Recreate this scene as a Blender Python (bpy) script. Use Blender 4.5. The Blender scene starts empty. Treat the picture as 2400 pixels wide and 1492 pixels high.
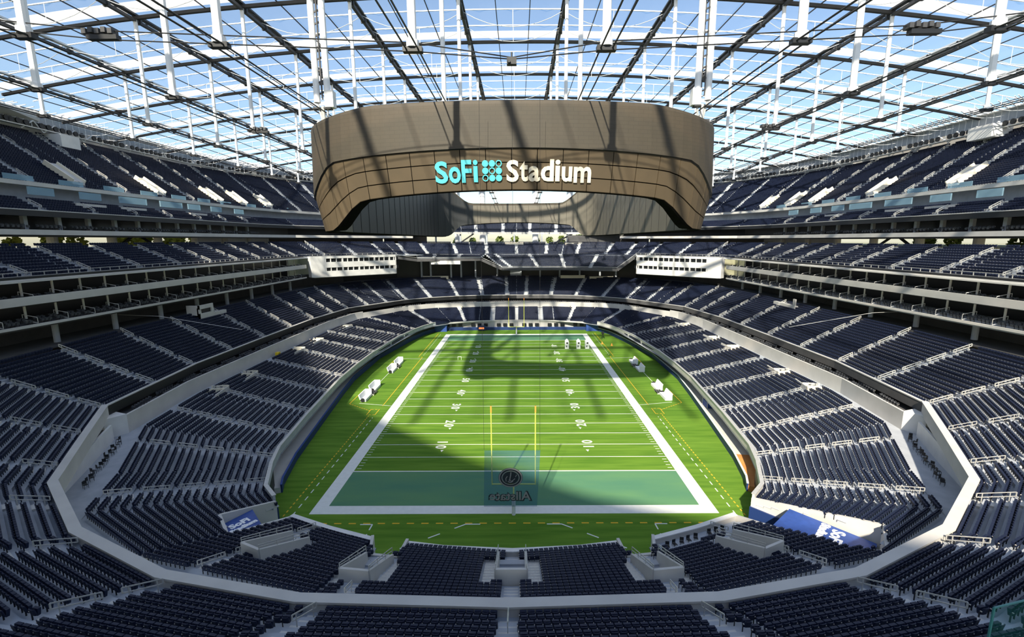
import bpy, math, random
from math import sin, cos, pi, sqrt, atan2, hypot
from mathutils import Vector, Matrix, Euler
random.seed(7)
SC = bpy.context.scene
COL = SC.collection
CY = 54.864                                # the middle of the field; everything is laid out around it

# ------------------------------------------------------------------ camera
cam_d = bpy.data.cameras.new('camera'); cam = bpy.data.objects.new('camera', cam_d); COL.objects.link(cam)
yaw, pitch, roll = -0.0037426, 0.169741, -0.00532967
_c, _s, _cp, _sp, _cr, _sr = cos(yaw), sin(yaw), cos(pitch), sin(pitch), cos(roll), sin(roll)
_R = Vector((_c, -_s, 0)); _F = Vector((_s, _c, 0)); _U = Vector((0, 0, 1))
_z = _F*_cp - _U*_sp; _v = _U*_cp + _F*_sp
_a = _R*_cr + _v*_sr; _b = -_R*_sr + _v*_cr
M = Matrix((( _a.x, _b.x, -_z.x, 0.697), (_a.y, _b.y, -_z.y, -55.1472), (_a.z, _b.z, -_z.z, 34.4248), (0, 0, 0, 1)))
cam.matrix_world = M
cam_d.sensor_width = 36; cam_d.sensor_fit = 'HORIZONTAL'
cam_d.lens = 1070.72/2400*36
cam_d.shift_x = -10.69/2400
cam_d.clip_end = 5000
SC.camera = cam
# ------------------------------------------------------------------ light, sky, exposure
SUN = Vector((0.37, 1.34, -1.0)).normalized()
sd = bpy.data.lights.new('sun', 'SUN'); so = bpy.data.objects.new('sun', sd); COL.objects.link(so)
so.rotation_euler = SUN.to_track_quat('-Z', 'Y').to_euler(); so.location = (-60, -200, 160)
sd.energy = 9.2; sd.angle = 0.02; sd.color = (1.0, 0.885, 0.70)
W = bpy.data.worlds.new('world'); SC.world = W; W.use_nodes = True
wn = W.node_tree.nodes; wl = W.node_tree.links
sky = wn.new('ShaderNodeTexSky'); sky.sky_type = 'NISHITA'; sky.sun_disc = False
sky.sun_elevation = math.asin(-SUN.z); sky.sun_rotation = atan2(-SUN.x, -SUN.y)
sky.air_density = 1.15; sky.dust_density = .7; sky.ozone_density = 3.0; sky.altitude = 30
bg = wn['Background']; bg.inputs[1].default_value = 0.19
wl.new(sky.outputs[0], bg.inputs[0])
SC.view_settings.view_transform = 'Standard'; SC.view_settings.look = 'None'
SC.view_settings.exposure = 0.0; SC.view_settings.gamma = 1; SC.view_settings.use_curve_mapping = False
SC.cycles.max_bounces = 6; SC.cycles.transparent_max_bounces = 12; SC.cycles.diffuse_bounces = 3

# ------------------------------------------------------------------ materials
def mat(name, c, rough=0.7, metal=0.0, noise=0.0, scale=1.0, c2=None, bump=0.0, alpha=None, emis=None, stretch=None):
    m = bpy.data.materials.new(name); m.use_nodes = True
    n = m.node_tree.nodes; l = m.node_tree.links; p = n['Principled BSDF']
    p.inputs['Base Color'].default_value = (*c, 1); p.inputs['Roughness'].default_value = rough
    p.inputs['Metallic'].default_value = metal
    if noise:
        tc = n.new('ShaderNodeTexCoord'); nz = n.new('ShaderNodeTexNoise'); nz.inputs['Scale'].default_value = scale
        nz.inputs['Detail'].default_value = 4
        src = tc.outputs['Object']
        if stretch:
            mp = n.new('ShaderNodeMapping'); mp.inputs['Scale'].default_value = stretch
            l.new(src, mp.inputs[0]); src = mp.outputs[0]
        l.new(src, nz.inputs['Vector'])
        r = n.new('ShaderNodeValToRGB'); r.color_ramp.elements[0].position = .5 - noise; r.color_ramp.elements[1].position = .5 + noise
        d = c2 or tuple(x*.78 for x in c)
        r.color_ramp.elements[0].color = (*d, 1); r.color_ramp.elements[1].color = (*c, 1)
        l.new(nz.outputs[0], r.inputs[0]); l.new(r.outputs[0], p.inputs['Base Color'])
        if bump:
            b = n.new('ShaderNodeBump'); b.inputs['Strength'].default_value = bump; b.inputs['Distance'].default_value = .05
            l.new(nz.outputs[0], b.inputs['Height']); l.new(b.outputs[0], p.inputs['Normal'])
    if alpha is not None: p.inputs['Alpha'].default_value = alpha
    if emis:
        p.inputs['Emission Color'].default_value = (*c, 1); p.inputs['Emission Strength'].default_value = emis
    return m
CONC = mat('concrete', (.45, .48, .53), .85, noise=.25, scale=.7, c2=(.35, .38, .43))
CONCW = mat('pale_concrete', (.64, .63, .60), .8, noise=.25, scale=.35, c2=(.54, .53, .51))
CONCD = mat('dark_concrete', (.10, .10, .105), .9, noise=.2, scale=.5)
DARK = mat('dark_glass_front', (.012, .014, .018), .35)  # one even dark glass colour
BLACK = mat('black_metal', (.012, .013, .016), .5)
SEAT = mat('navy_seat_plastic', (.012, .019, .050), .5, noise=.2, scale=3.0, c2=(.008, .013, .036))
SEAT.node_tree.nodes['Principled BSDF'].inputs['Specular IOR Level'].default_value = .3
DOT = mat('pale_seat_armrest', (.55, .52, .46), .6)
STEEL = mat('galvanised_steel', (.62, .62, .60), .4, .3, noise=.2, scale=5)
WHITE = mat('white_paint', (.80, .80, .79), .5, noise=.2, scale=.6, c2=(.72, .72, .71))
WSTEEL = mat('white_roof_steel', (.82, .83, .85), .45)
DSTEEL = mat('dark_roof_steel', (.055, .055, .06), .6)
DBEAM = mat('dark_cross_beam_paint', (.03, .03, .032), .7)
CABLE = mat('black_cable', (.02, .02, .022), .5)
YEL = mat('yellow_goal_paint', (.80, .85, .12), .4)
ORG = mat('orange_ribbon', (.9, .30, .05), .5)
BLUE = mat('royal_blue_pad', (.035, .09, .36), .5, noise=.2, scale=2)
NAVY = mat('navy_wall_pad', (.012, .035, .14), .5)
TEAL = mat('teal_letter', (.10, .62, .72), .5)
CREAM = mat('cream_letter', (.82, .76, .62), .5)
LWHITE = mat('white_letter', (.9, .92, .95), .5)
YLINE = mat('orange_field_paint', (.75, .45, .02), .8)
RED = mat('red_plastic', (.6, .05, .06), .5)
PINK = mat('pink_fabric', (.85, .22, .32), .7)
TERRA = mat('terracotta_floor', (.62, .22, .06), .8, noise=.3, scale=.6, c2=(.7, .34, .1))
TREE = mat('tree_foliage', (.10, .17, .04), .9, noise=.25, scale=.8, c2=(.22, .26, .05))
TREEL = mat('sunlit_foliage', (.50, .50, .10), .9, noise=.25, scale=.8, c2=(.34, .40, .08))  # brighter copy of the foliage, sunlight put into its colour
BARK = mat('bark', (.12, .08, .05), .9)
GROUND = mat('outside_ground', (.42, .38, .30), .95, noise=.3, scale=.05, c2=(.22, .26, .12))
WPAINT = mat('white_field_paint', (.80, .82, .80), .9, noise=.3, scale=1.5, c2=(.70, .73, .70))

def turf():
    m = bpy.data.materials.new('turf'); m.use_nodes = True
    n = m.node_tree.nodes; l = m.node_tree.links; p = n['Principled BSDF']; p.inputs['Roughness'].default_value = .95; p.inputs['Specular IOR Level'].default_value = .08
    tc = n.new('ShaderNodeTexCoord'); sp = n.new('ShaderNodeSeparateXYZ'); l.new(tc.outputs['Object'], sp.inputs[0])
    mp = n.new('ShaderNodeMapping'); mp.inputs['Scale'].default_value = (.12, 1.2, 1); l.new(tc.outputs['Object'], mp.inputs[0])
    nz = n.new('ShaderNodeTexNoise'); nz.inputs['Scale'].default_value = 1.0; nz.inputs['Detail'].default_value = 5
    l.new(mp.outputs[0], nz.inputs['Vector'])
    r = n.new('ShaderNodeValToRGB'); r.color_ramp.elements[0].position = .3; r.color_ramp.elements[1].position = .7
    r.color_ramp.elements[0].color = (.085, .19, .022, 1); r.color_ramp.elements[1].color = (.15, .275, .035, 1)
    l.new(nz.outputs[0], r.inputs[0])
    # mown bands five yards wide inside the playing field
    md = n.new('ShaderNodeMath'); md.operation = 'PINGPONG'; md.inputs[1].default_value = 4.572; l.new(sp.outputs['Y'], md.inputs[0])
    gt = n.new('ShaderNodeMath'); gt.operation = 'GREATER_THAN'; gt.inputs[1].default_value = 2.286; l.new(md.outputs[0], gt.inputs[0])
    mx = n.new('ShaderNodeMix'); mx.data_type = 'RGBA'; mx.blend_type = 'MULTIPLY'; mx.inputs['B'].default_value = (.82, .88, .8, 1)
    sc = n.new('ShaderNodeMath'); sc.operation = 'MULTIPLY'; sc.inputs[1].default_value = .55; l.new(gt.outputs[0], sc.inputs[0])
    l.new(sc.outputs[0], mx.inputs['Factor']); l.new(r.outputs[0], mx.inputs['A']); l.new(mx.outputs['Result'], p.inputs['Base Color'])
    return m
TURF = turf()
ENDZ = mat('teal_green_end_zone_paint', (.12, .27, .11), .9, noise=.3, scale=.12, c2=(.055, .19, .125), stretch=(.6, 2.5, 1))

def filmmat(name, col, trans, diff=.5):
    m = bpy.data.materials.new(name); m.use_nodes = True
    n = m.node_tree.nodes; l = m.node_tree.links; n.remove(n['Principled BSDF']); out = n['Material Output']
    t = n.new('ShaderNodeBsdfTransparent'); t.inputs[0].default_value = (.93, .975, 1, 1)
    d = n.new('ShaderNodeBsdfTranslucent'); d.inputs[0].default_value = (*col, 1)
    f = n.new('ShaderNodeBsdfDiffuse'); f.inputs[0].default_value = (*col, 1)
    a = n.new('ShaderNodeMixShader'); a.inputs[0].default_value = diff; l.new(d.outputs[0], a.inputs[1]); l.new(f.outputs[0], a.inputs[2])
    b = n.new('ShaderNodeMixShader'); b.inputs[0].default_value = 1 - trans
    l.new(t.outputs[0], b.inputs[1]); l.new(a.outputs[0], b.inputs[2]); l.new(b.outputs[0], out.inputs[0])
    return m
FILM = filmmat('clear_roof_film', (.9, .93, .96), .90, .4)
FRIT = filmmat('white_clamp_film', (.97, .97, .97), .12, .25)
GLASS = filmmat('pale_blue_glass', (.5, .75, .9), .62, .6)
NETM = filmmat('blue_tinted_net', (.04, .16, .34), .60, .7)

def boardmat(name, c, c2, brick=None):
    m = mat(name, c, .65, noise=.3, scale=.35, c2=c2)
    if brick:
        n = m.node_tree.nodes; l = m.node_tree.links; p = n['Principled BSDF']
        tc = n.new('ShaderNodeTexCoord'); sp = n.new('ShaderNodeSeparateXYZ'); l.new(tc.outputs['Object'], sp.inputs[0])
        cb = n.new('ShaderNodeCombineXYZ'); l.new(sp.outputs['X'], cb.inputs['X']); l.new(sp.outputs['Z'], cb.inputs['Y'])
        bk = n.new('ShaderNodeTexBrick'); bk.inputs['Scale'].default_value = 1.0; bk.inputs['Brick Width'].default_value = brick[0]
        bk.inputs['Row Height'].default_value = brick[1]; bk.inputs['Mortar Size'].default_value = .03
        bk.inputs['Mortar'].default_value = (.80, .80, .80, 1); bk.inputs['Color1'].default_value = (1, 1, 1, 1); bk.inputs['Color2'].default_value = (.95, .95, .95, 1)
        l.new(cb.outputs[0], bk.inputs['Vector'])
        mx = n.new('ShaderNodeMix'); mx.data_type = 'RGBA'; mx.blend_type = 'MULTIPLY'; mx.inputs['Factor'].default_value = 1
        src = p.inputs['Base Color'].links[0].from_socket
        l.new(src, mx.inputs['A']); l.new(bk.outputs['Color'], mx.inputs['B']); l.new(mx.outputs['Result'], p.inputs['Base Color'])
    return m
BRD1 = boardmat('taupe_mesh_cladding', (.062, .050, .033), (.050, .042, .030), (1.2, .45))
BRD2 = boardmat('brown_board_panel', (.105, .076, .044), (.080, .060, .036))
BRD3 = mat('shade_painted_cladding', (.035, .038, .042), .55)  # board's inner cladding on the left, its shade put into a darker colour
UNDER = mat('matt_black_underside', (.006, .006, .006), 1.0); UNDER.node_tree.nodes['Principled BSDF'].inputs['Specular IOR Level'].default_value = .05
BRDG = mat('grey_board_cladding', (.165, .150, .122), .65, noise=.3, scale=.3, c2=(.14, .127, .105))

# ------------------------------------------------------------------ mesh helpers
class MB:
    def __init__(s): s.v = []; s.f = []; s.m = []; s.mats = []
    def mi(s, m):
        if m not in s.mats: s.mats.append(m)
        return s.mats.index(m)
    def face(s, pts, m):
        i = len(s.v); s.v.extend([tuple(p) for p in pts]); s.f.append(tuple(range(i, i+len(pts)))); s.m.append(s.mi(m))
    def hexa(s, P, m):                      # P: 4 bottom + 4 top points
        i = len(s.v); s.v.extend([tuple(p) for p in P]); k = s.mi(m)
        for q in ((3,2,1,0),(4,5,6,7),(0,1,5,4),(1,2,6,5),(2,3,7,6),(3,0,4,7)):
            s.f.append(tuple(i+a for a in q)); s.m.append(k)
    def box(s, x0, y0, z0, x1, y1, z1, m):
        s.hexa([(x0,y0,z0),(x1,y0,z0),(x1,y1,z0),(x0,y1,z0),(x0,y0,z1),(x1,y0,z1),(x1,y1,z1),(x0,y1,z1)], m)
    def bar(s, a, b, w, h, m, up=(0,0,1)):   # rectangular bar from a to b
        a = Vector(a); b = Vector(b); d = b-a
        if d.length < 1e-6: return
        d.normalize(); u = Vector(up)
        if abs(d.dot(u)) > .99: u = Vector((0,1,0))
        r = d.cross(u).normalized()*(w/2); u2 = r.cross(d).normalized()*(h/2)
        s.hexa([a-r-u2, a+r-u2, b+r-u2, b-r-u2, a-r+u2, a+r+u2, b+r+u2, b-r+u2], m)
    def tube(s, a, b, r, m, n=8, r2=None, cap=True):
        a = Vector(a); b = Vector(b); d = b-a
        if d.length < 1e-6: return
        d.normalize(); u = Vector((0,0,1)) if abs(d.z) < .9 else Vector((0,1,0))
        x = d.cross(u).normalized(); y = x.cross(d); r2 = r if r2 is None else r2
        i = len(s.v); k = s.mi(m)
        for q in range(n):
            t = 2*pi*q/n; w = x*cos(t)+y*sin(t)
            s.v.append(tuple(a+w*r)); s.v.append(tuple(b+w*r2))
        for q in range(n):
            p = (q+1) % n
            s.f.append((i+2*q, i+2*p, i+2*p+1, i+2*q+1)); s.m.append(k)
        if cap:
            s.f.append(tuple(i+2*q for q in range(n))[::-1]); s.m.append(k)
            s.f.append(tuple(i+2*q+1 for q in range(n))); s.m.append(k)
    def path(s, pts, r, m, n=6):
        for a, b in zip(pts, pts[1:]): s.tube(a, b, r, m, n)
    def slab(s, poly, z0, z1, m):            # vertical prism over a plan polygon; z may be a function of (x,y)
        n = len(poly); i = len(s.v); k = s.mi(m)
        fz = lambda z, p: z(*p) if callable(z) else z
        s.v.extend([(p[0], p[1], fz(z0, p)) for p in poly]+[(p[0], p[1], fz(z1, p)) for p in poly])
        s.f.append(tuple(i+q for q in range(n))[::-1]); s.m.append(k)
        s.f.append(tuple(i+n+q for q in range(n))); s.m.append(k)
        for q in range(n):
            p = (q+1) % n; s.f.append((i+q, i+p, i+n+p, i+n+q)); s.m.append(k)
    def build(s, name, parent=None, loc=(0,0,0), smooth=False, link=True):
        me = bpy.data.meshes.new(name); me.from_pydata(s.v, [], s.f)
        for m in s.mats: me.materials.append(m)
        me.polygons.foreach_set('material_index', s.m)
        if smooth: me.polygons.foreach_set('use_smooth', [True]*len(s.f))
        me.update()
        o = bpy.data.objects.new(name, me); o.location = loc
        if link: COL.objects.link(o)
        if parent: o.parent = parent
        return o
def tag(o, label=None, cat=None, group=None, kind=None):
    if label: o['label'] = label
    if cat: o['category'] = cat
    if group: o['group'] = group
    if kind: o['kind'] = kind
    return o
def empty(name, loc=(0,0,0), rz=0, **k):
    o = bpy.data.objects.new(name, None); COL.objects.link(o); o.location = loc; o.rotation_euler = (0,0,rz); o.empty_display_size = .3
    return tag(o, **k)
def inst(src, name, parent=None, loc=(0,0,0), rot=(0,0,0), scale=None):
    o = bpy.data.objects.new(name, src); COL.objects.link(o); o.location = loc; o.rotation_euler = rot
    if scale: o.scale = scale
    if parent: o.parent = parent
    return o
ORD = ['first','second','third','fourth','fifth','sixth','seventh','eighth','ninth','tenth','eleventh','twelfth','thirteenth','fourteenth','fifteenth','sixteenth','seventeenth','eighteenth','nineteenth','twentieth','twenty-first','twenty-second','twenty-third','twenty-fourth','twenty-fifth','twenty-sixth','twenty-seventh','twenty-eighth','twenty-ninth','thirtieth']
def od(i): return ORD[i] if i < len(ORD) else '%dth' % (i+1)

# ------------------------------------------------------------------ plan of the bowl
def loop(q):
    """q: quarter-plan points (x, dY) from the side's middle to the end's middle; returns the closed ring, starting at the near end's middle and running left"""
    n = len(q); out = []
    for x, d in q[::-1]: out.append((-x, CY-d))            # near middle -> left middle
    for x, d in q[1:]: out.append((-x, CY+d))              # left middle -> far middle
    for x, d in q[::-1][1:]: out.append((x, CY+d))         # far middle -> right middle
    for x, d in q[1:-1]: out.append((x, CY-d))             # right middle -> near middle
    return out
def loop2(qn, qf):
    a = loop(qn); b = loop(qf); n = len(qn)
    return a[:n]+b[n:3*n-3]+a[3*n-3:]
def tz(x, z):                                              # a slight cross-fall of the upper levels
    k = min(1, max(0, (z-12)/9)); return z - .0068*x*k
A_F = loop([(39.5,0),(39.1,12),(36.8,33),(35.0,46),(33.5,51),(31.0,57),(25,62.6),(14.7,66.8),(0,68.5)])
A_R = loop([(57,0),(57,12),(57,31),(55,46),(46.6,60.5),(43.3,68.3),(32.5,74.5),(15,79),(0,79.6)])
B_F = loop([(61.8,0),(61.6,25),(58.6,48),(51.5,59),(44.8,69.2),(35.3,76.8),(24.5,81.8),(13.8,84),(0,84.5)])
B_R = loop2([(74.5,0),(74.3,26),(71.5,53),(62.5,67),(54.5,79),(43,88.5),(29.5,95.0),(16,97.8),(0,98.5)],
            [(74.5,0),(74.5,26),(73,54),(66.5,72),(58,85.5),(46.5,95),(32,101.5),(17,104.6),(0,105)])
D_F = loop([(76.5,0),(76.5,30),(76,50),(71.8,57),(49,79),(38,87),(20,93),(0,95)])
D_R = loop([(88,0),(88,30),(87.5,52),(83,64),(57,90),(44,98),(22,104),(0,106)])
G_F = loop([(96,0),(96,30),(95,52),(91,70),(83,88),(68,104),(45,112),(0,114)])
G_R = loop([(118,0),(118,30),(117,55),(112,78),(102,100),(84,118),(52,130),(0,133)])
E_F = [(88.5,0),(88.5,30),(88,52),(84,66),(60,92),(47,100)]
H_F = [(93,0),(93,30),(92.5,53),(88,68),(64,96),(50,104)]

def pip(p, poly):
    x, y = p; c = False; j = len(poly)-1
    for i in range(len(poly)):
        xi, yi = poly[i]; xj, yj = poly[j]
        if (yi > y) != (yj > y) and x < (xj-xi)*(y-yi)/(yj-yi)+xi: c = not c
        j = i
    return c
def nearest(F, p, lim=None):
    best = None; n = len(F)
    for i in range(n):
        a = F[i]; b = F[(i+1) % n]; dx = b[0]-a[0]; dy = b[1]-a[1]; L2 = dx*dx+dy*dy
        if L2 < 1e-9: continue
        v = max(0, min(1, ((p[0]-a[0])*dx+(p[1]-a[1])*dy)/L2)); d = hypot(a[0]+dx*v-p[0], a[1]+dy*v-p[1])
        if best is None or d < best[0]: best = (d, i, v)
    return best[1], best[2]
def at(F, R, i, v, t):
    n = len(F); j = (i+1) % n
    fx = F[i][0]+(F[j][0]-F[i][0])*v; fy = F[i][1]+(F[j][1]-F[i][1])*v
    rx = R[i][0]+(R[j][0]-R[i][0])*v; ry = R[i][1]+(R[j][1]-R[i][1])*v
    return fx+(rx-fx)*t, fy+(ry-fy)*t
SEATPTS = []      # every seat: (x, y, z, angle, tier, section key, row, number)
RAILS = []        # aisle rails (a, b, tier, aisle no, rail no)
class Tier: pass
def tier(name, F, R, zF, zR, nrow, aisles, segs=None, voids=(), noseat=(), aisle_w=1.15, seat=True, mtl=CONC, pitch=.5, margin=0.0, riser0=1.0, ends=()):
    """stepped concrete rows between plan rings F and R, with seats recorded along each row"""
    n = len(F); segs = range(n) if segs is None else segs
    au = sorted(nearest(F, a) for a in aisles)
    mb = MB(); k = mb.mi(mtl)
    steps = MB()
    dz = (zR-zF)/nrow
    for r in range(nrow):
        t0 = r/nrow; t1 = (r+1)/nrow; z = zF+dz*r
        for i in segs:
            j = (i+1) % n
            p0 = at(F,R,i,0,t0); p1 = at(F,R,i,1,t0); q0 = at(F,R,i,0,t1); q1 = at(F,R,i,1,t1)
            L = hypot(p1[0]-p0[0], p1[1]-p0[1])
            if L < .05: continue
            # cut the tread in pieces so that openings can be left out
            nc = max(1, int(L/.6)) if voids and any(abs((p0[0]+p1[0])/2-vx) < 22+L/2 and abs((p0[1]+p1[1])/2-vy) < 22+L/2 for vx, vy in [v[0] for v in voids]) else 1
            run = None
            for c in range(nc+1):
                ok = False
                if c < nc:
                    vm = (c+.5)/nc; m = at(F,R,i,vm,(t0+t1)/2); ok = not any(pip(m, v) for v in voids)
                if ok and run is None: run = c
                if (not ok) and run is not None:
                    va, vb = run/nc, c/nc
                    a0 = at(F,R,i,va,t0); a1 = at(F,R,i,vb,t0); b0 = at(F,R,i,va,t1); b1 = at(F,R,i,vb,t1)
                    zz = [tz(a0[0],z), tz(a1[0],z)]; zb = z-(dz if r else riser0)
                    mb.face([(*a0,zz[0]),(*a1,zz[1]),(*b1,tz(b1[0],z)),(*b0,tz(b0[0],z))], mtl)
                    mb.face([(*a0,tz(a0[0],zb)-.02),(*a1,tz(a1[0],zb)-.02),(*a1,zz[1]),(*a0,zz[0])], mtl)
                    run = None
            # seats
            ts = (r+.38)/nrow
            s0 = at(F,R,i,0,ts); s1 = at(F,R,i,1,ts); Ls = hypot(s1[0]-s0[0], s1[1]-s0[1])
            if Ls < .5: continue
            ang = atan2(s1[1]-s0[1], s1[0]-s0[0])
            cuts = [v for (ii, v) in au if ii == i]+[v+1 for (ii, v) in au if ii == j and v*Ls < .6]+[v-1 for (ii, v) in au if ii == (i-1) % n and (1-v)*Ls < .6]
            if seat:
                ns = int(Ls/pitch); off = (Ls-ns*pitch)/2
                sec = [0]+sorted(c for c in cuts if 0 < c < 1)
                for q in range(ns):
                    v = (off+pitch*(q+.5))/Ls
                    if any(abs(v-c)*Ls < aisle_w/2+.22 for c in cuts): continue
                    p = (s0[0]+(s1[0]-s0[0])*v, s0[1]+(s1[1]-s0[1])*v)
                    if any(pip(p, w) for w in voids) or any(pip(p, w) for w in noseat): continue
                    SEATPTS.append((p[0], p[1], tz(p[0], z), ang, name, i, r, q))
    o = mb
    # aisle steps and rails
    for ai, (i, v) in enumerate(au):
        if i not in segs: continue
        a = at(F,R,i,v,0); b = at(F,R,i,v,1); L = hypot(b[0]-a[0], b[1]-a[1]); d = ((b[0]-a[0])/L, (b[1]-a[1])/L); w = (-d[1], d[0])
        pr = L/nrow
        for r in range(nrow-1):
            c = ((r+1)*pr-.32); x0 = a[0]+d[0]*c; y0 = a[1]+d[1]*c
            if any(pip((x0, y0), u) for u in voids): continue
            z = tz(x0, zF+dz*r); hw = aisle_w/2
            pts = [(x0+w[0]*hw, y0+w[1]*hw), (x0-w[0]*hw, y0-w[1]*hw), (x0-w[0]*hw+d[0]*.34, y0-w[1]*hw+d[1]*.34), (x0+w[0]*hw+d[0]*.34, y0+w[1]*hw+d[1]*.34)]
            steps.slab(pts, z, z+dz*.5, CONCW)
        k2 = 0; c = .4
        while c < L-1.6:
            c1 = min(c+2.3, L-.3)
            pa = (a[0]+d[0]*c, a[1]+d[1]*c); pb = (a[0]+d[0]*c1, a[1]+d[1]*c1)
            if not any(pip(pa, u) or pip(pb, u) for u in voids):
                RAILS.append(((pa[0], pa[1], tz(pa[0], zF+dz*c/pr)), (pb[0], pb[1], tz(pb[0], zF+dz*(c1/pr))), name, ai, k2, len(au)))
            k2 += 1; c += 3.3 if (name != 'upper') else 4.4
    return o, steps
def off(path_pts, d):
    """offset an open or closed plan polyline outward from the bowl's middle by d"""
    out = []
    n = len(path_pts)
    for i, (x, y) in enumerate(path_pts):
        a = path_pts[i-1] if i else path_pts[i]; b = path_pts[i+1] if i < n-1 else path_pts[i]
        dx = b[0]-a[0]; dy = b[1]-a[1]; L = hypot(dx, dy) or 1; nx, ny = -dy/L, dx/L
        if nx*x+ny*(y-CY) < 0: nx, ny = -nx, -ny
        out.append((x+nx*d, y+ny*d))
    return out
def wallstrip(mb, pts, z0, z1, th, m, capm=None):
    """a wall of thickness th standing on the outside of the plan polyline pts"""
    o = off(pts, th)
    for i in range(len(pts)-1):
        P = [pts[i], pts[i+1], o[i+1], o[i]]
        mb.hexa([(p[0], p[1], tz(p[0], z0)) for p in P]+[(p[0], p[1], tz(p[0], z1)) for p in P], m)
def seg(F, i0, i1, close=False):
    n = len(F); return [F[i % n] for i in range(i0, i1+1)]
# ================================================================== the ground and the field
mb = MB(); mb.box(-900,-700,-.6,900,900,-.12, GROUND)
tag(mb.build('trim_1'), 'tan ground outside the bowl', kind='structure')
GW_NEAR = [(40.3,0),(38.9,12),(36.7,28),(34.7,42),(33.0,49.5),(32.2,51.5)]
GW_FAR = [(40.8,0),(40.4,22),(36.9,43),(34.0,56),(30,63.6),(14,64.3),(0,64.4)]
grass = [(-x-1.5, CY-d) for x, d in A_F and [(0,70.5),(14,70.5),(24,66),(30,60.5),(35,51)]]
gl = [(-45,CY-47),(-45,CY+45),(-38,CY+60),(-31,CY+66),(31,CY+66),(38,CY+60),(45,CY+45),(45,CY-47),(36,CY-60),(26,CY-67),(14,CY-71),(-14,CY-71),(-26,CY-67),(-36,CY-60)]
mb = MB(); mb.slab(gl[::-1], -.11, 0, TURF); floor = tag(mb.build('floor'), 'mown green turf playing field', kind='structure')
YD = .9144; HW = 24.384
def line(name, x0, y0, x1, y1, m=WPAINT, z=.012, label=None):
    b = MB(); b.box(x0, y0, 0.001, x1, y1, z, m); o = b.build(name, floor)
    if label: o['label'] = label
    return o
for a, nm in (((-HW, 0, HW, 10*YD), 'near'), ((-HW, 110*YD, HW, 120*YD), 'far')):
    line('end_zone_paint', *a, m=ENDZ, z=.006, label='teal painted %s end zone' % nm)
B6 = 1.83
line('border_stripe', -HW-B6, -B6, HW+B6, 0); line('border_stripe', -HW-B6, 120*YD, HW+B6, 120*YD+B6)
line('border_stripe', -HW-B6, 0, -HW, 120*YD); line('border_stripe', HW, 0, HW+B6, 120*YD)
for k in range(10, 111, 5):
    w = .12 if k in (10, 110) else .07
    line('goal_line' if k in (10, 110) else 'yard_line', -HW, k*YD-w, HW, k*YD+w)
tick = MB(); tick.box(-.35, -.05, .001, .35, .05, .012, WPAINT); tm = tick.build('hash_mark', link=False).data
for k in range(11, 110):
    if k % 5 == 0: continue
    for x in (-HW+.55, HW-.55): inst(tm, 'hash_mark', floor, (x, k*YD, 0))
def textmesh(body, size, ext=0.0, offset=0.0, align='CENTER', m=None, space=1.0):
    cu = bpy.data.curves.new('t', 'FONT'); cu.body = body; cu.size = size; cu.extrude = ext; cu.offset = offset
    cu.align_x = align; cu.align_y = 'CENTER'; cu.space_character = space; cu.resolution_u = 3
    ob = bpy.data.objects.new('t', cu); COL.objects.link(ob)
    bpy.context.view_layer.update()
    me = bpy.data.meshes.new_from_object(ob.evaluated_get(bpy.context.evaluated_depsgraph_get()))
    bpy.data.objects.remove(ob)
    if m: me.materials.clear(); me.materials.append(m)
    return me
arrow = MB(); arrow.face([(-.28,0,.012),(.28,0,.012),(0,-.75,.012)], WPAINT); arrow = arrow.build('arrow', link=False).data
DG = {d: textmesh(d, 2.5, .006, .05, m=WPAINT) for d in '012345'}
for k, n in enumerate((10,20,30,40,50,40,30,20,10)):
    y = (20+10*k)*YD
    for sx in (-1, 1):
        e = bpy.data.objects.new('yard_number', None); COL.objects.link(e); e.parent = floor; e.location = (sx*12.6, y, .015)
        e.rotation_euler = (0, 0, -pi/2 if sx < 0 else pi/2)
        for q, ch in enumerate(str(n)): inst(DG[ch], 'digit', e, (-.95 if q == 0 else .95, 0, 0))
        if n != 50:
            s = 1 if k < 4 else -1      # the arrow points to the nearer goal line
            rot = 0 if (sx < 0) == (s < 0) else pi
            px = 2.1*(1 if (sx < 0) == (s > 0) else -1)
            inst(arrow, 'arrow', e, (px, .5, 0), (0, 0, pi/2 if px > 0 else -pi/2))
def dashes(name, a, b, dash, gap, w, m, label):
    d = MB(); a = Vector((*a, .008)); b = Vector((*b, .008)); L = (b-a).length; u = (b-a)/L; c = 0
    while c < L:
        d.bar(a+u*c, a+u*min(L, c+dash), w, .012, m); c += dash+gap
    o = d.build(name, floor); o['kind'] = 'stuff'; o['label'] = label
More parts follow.
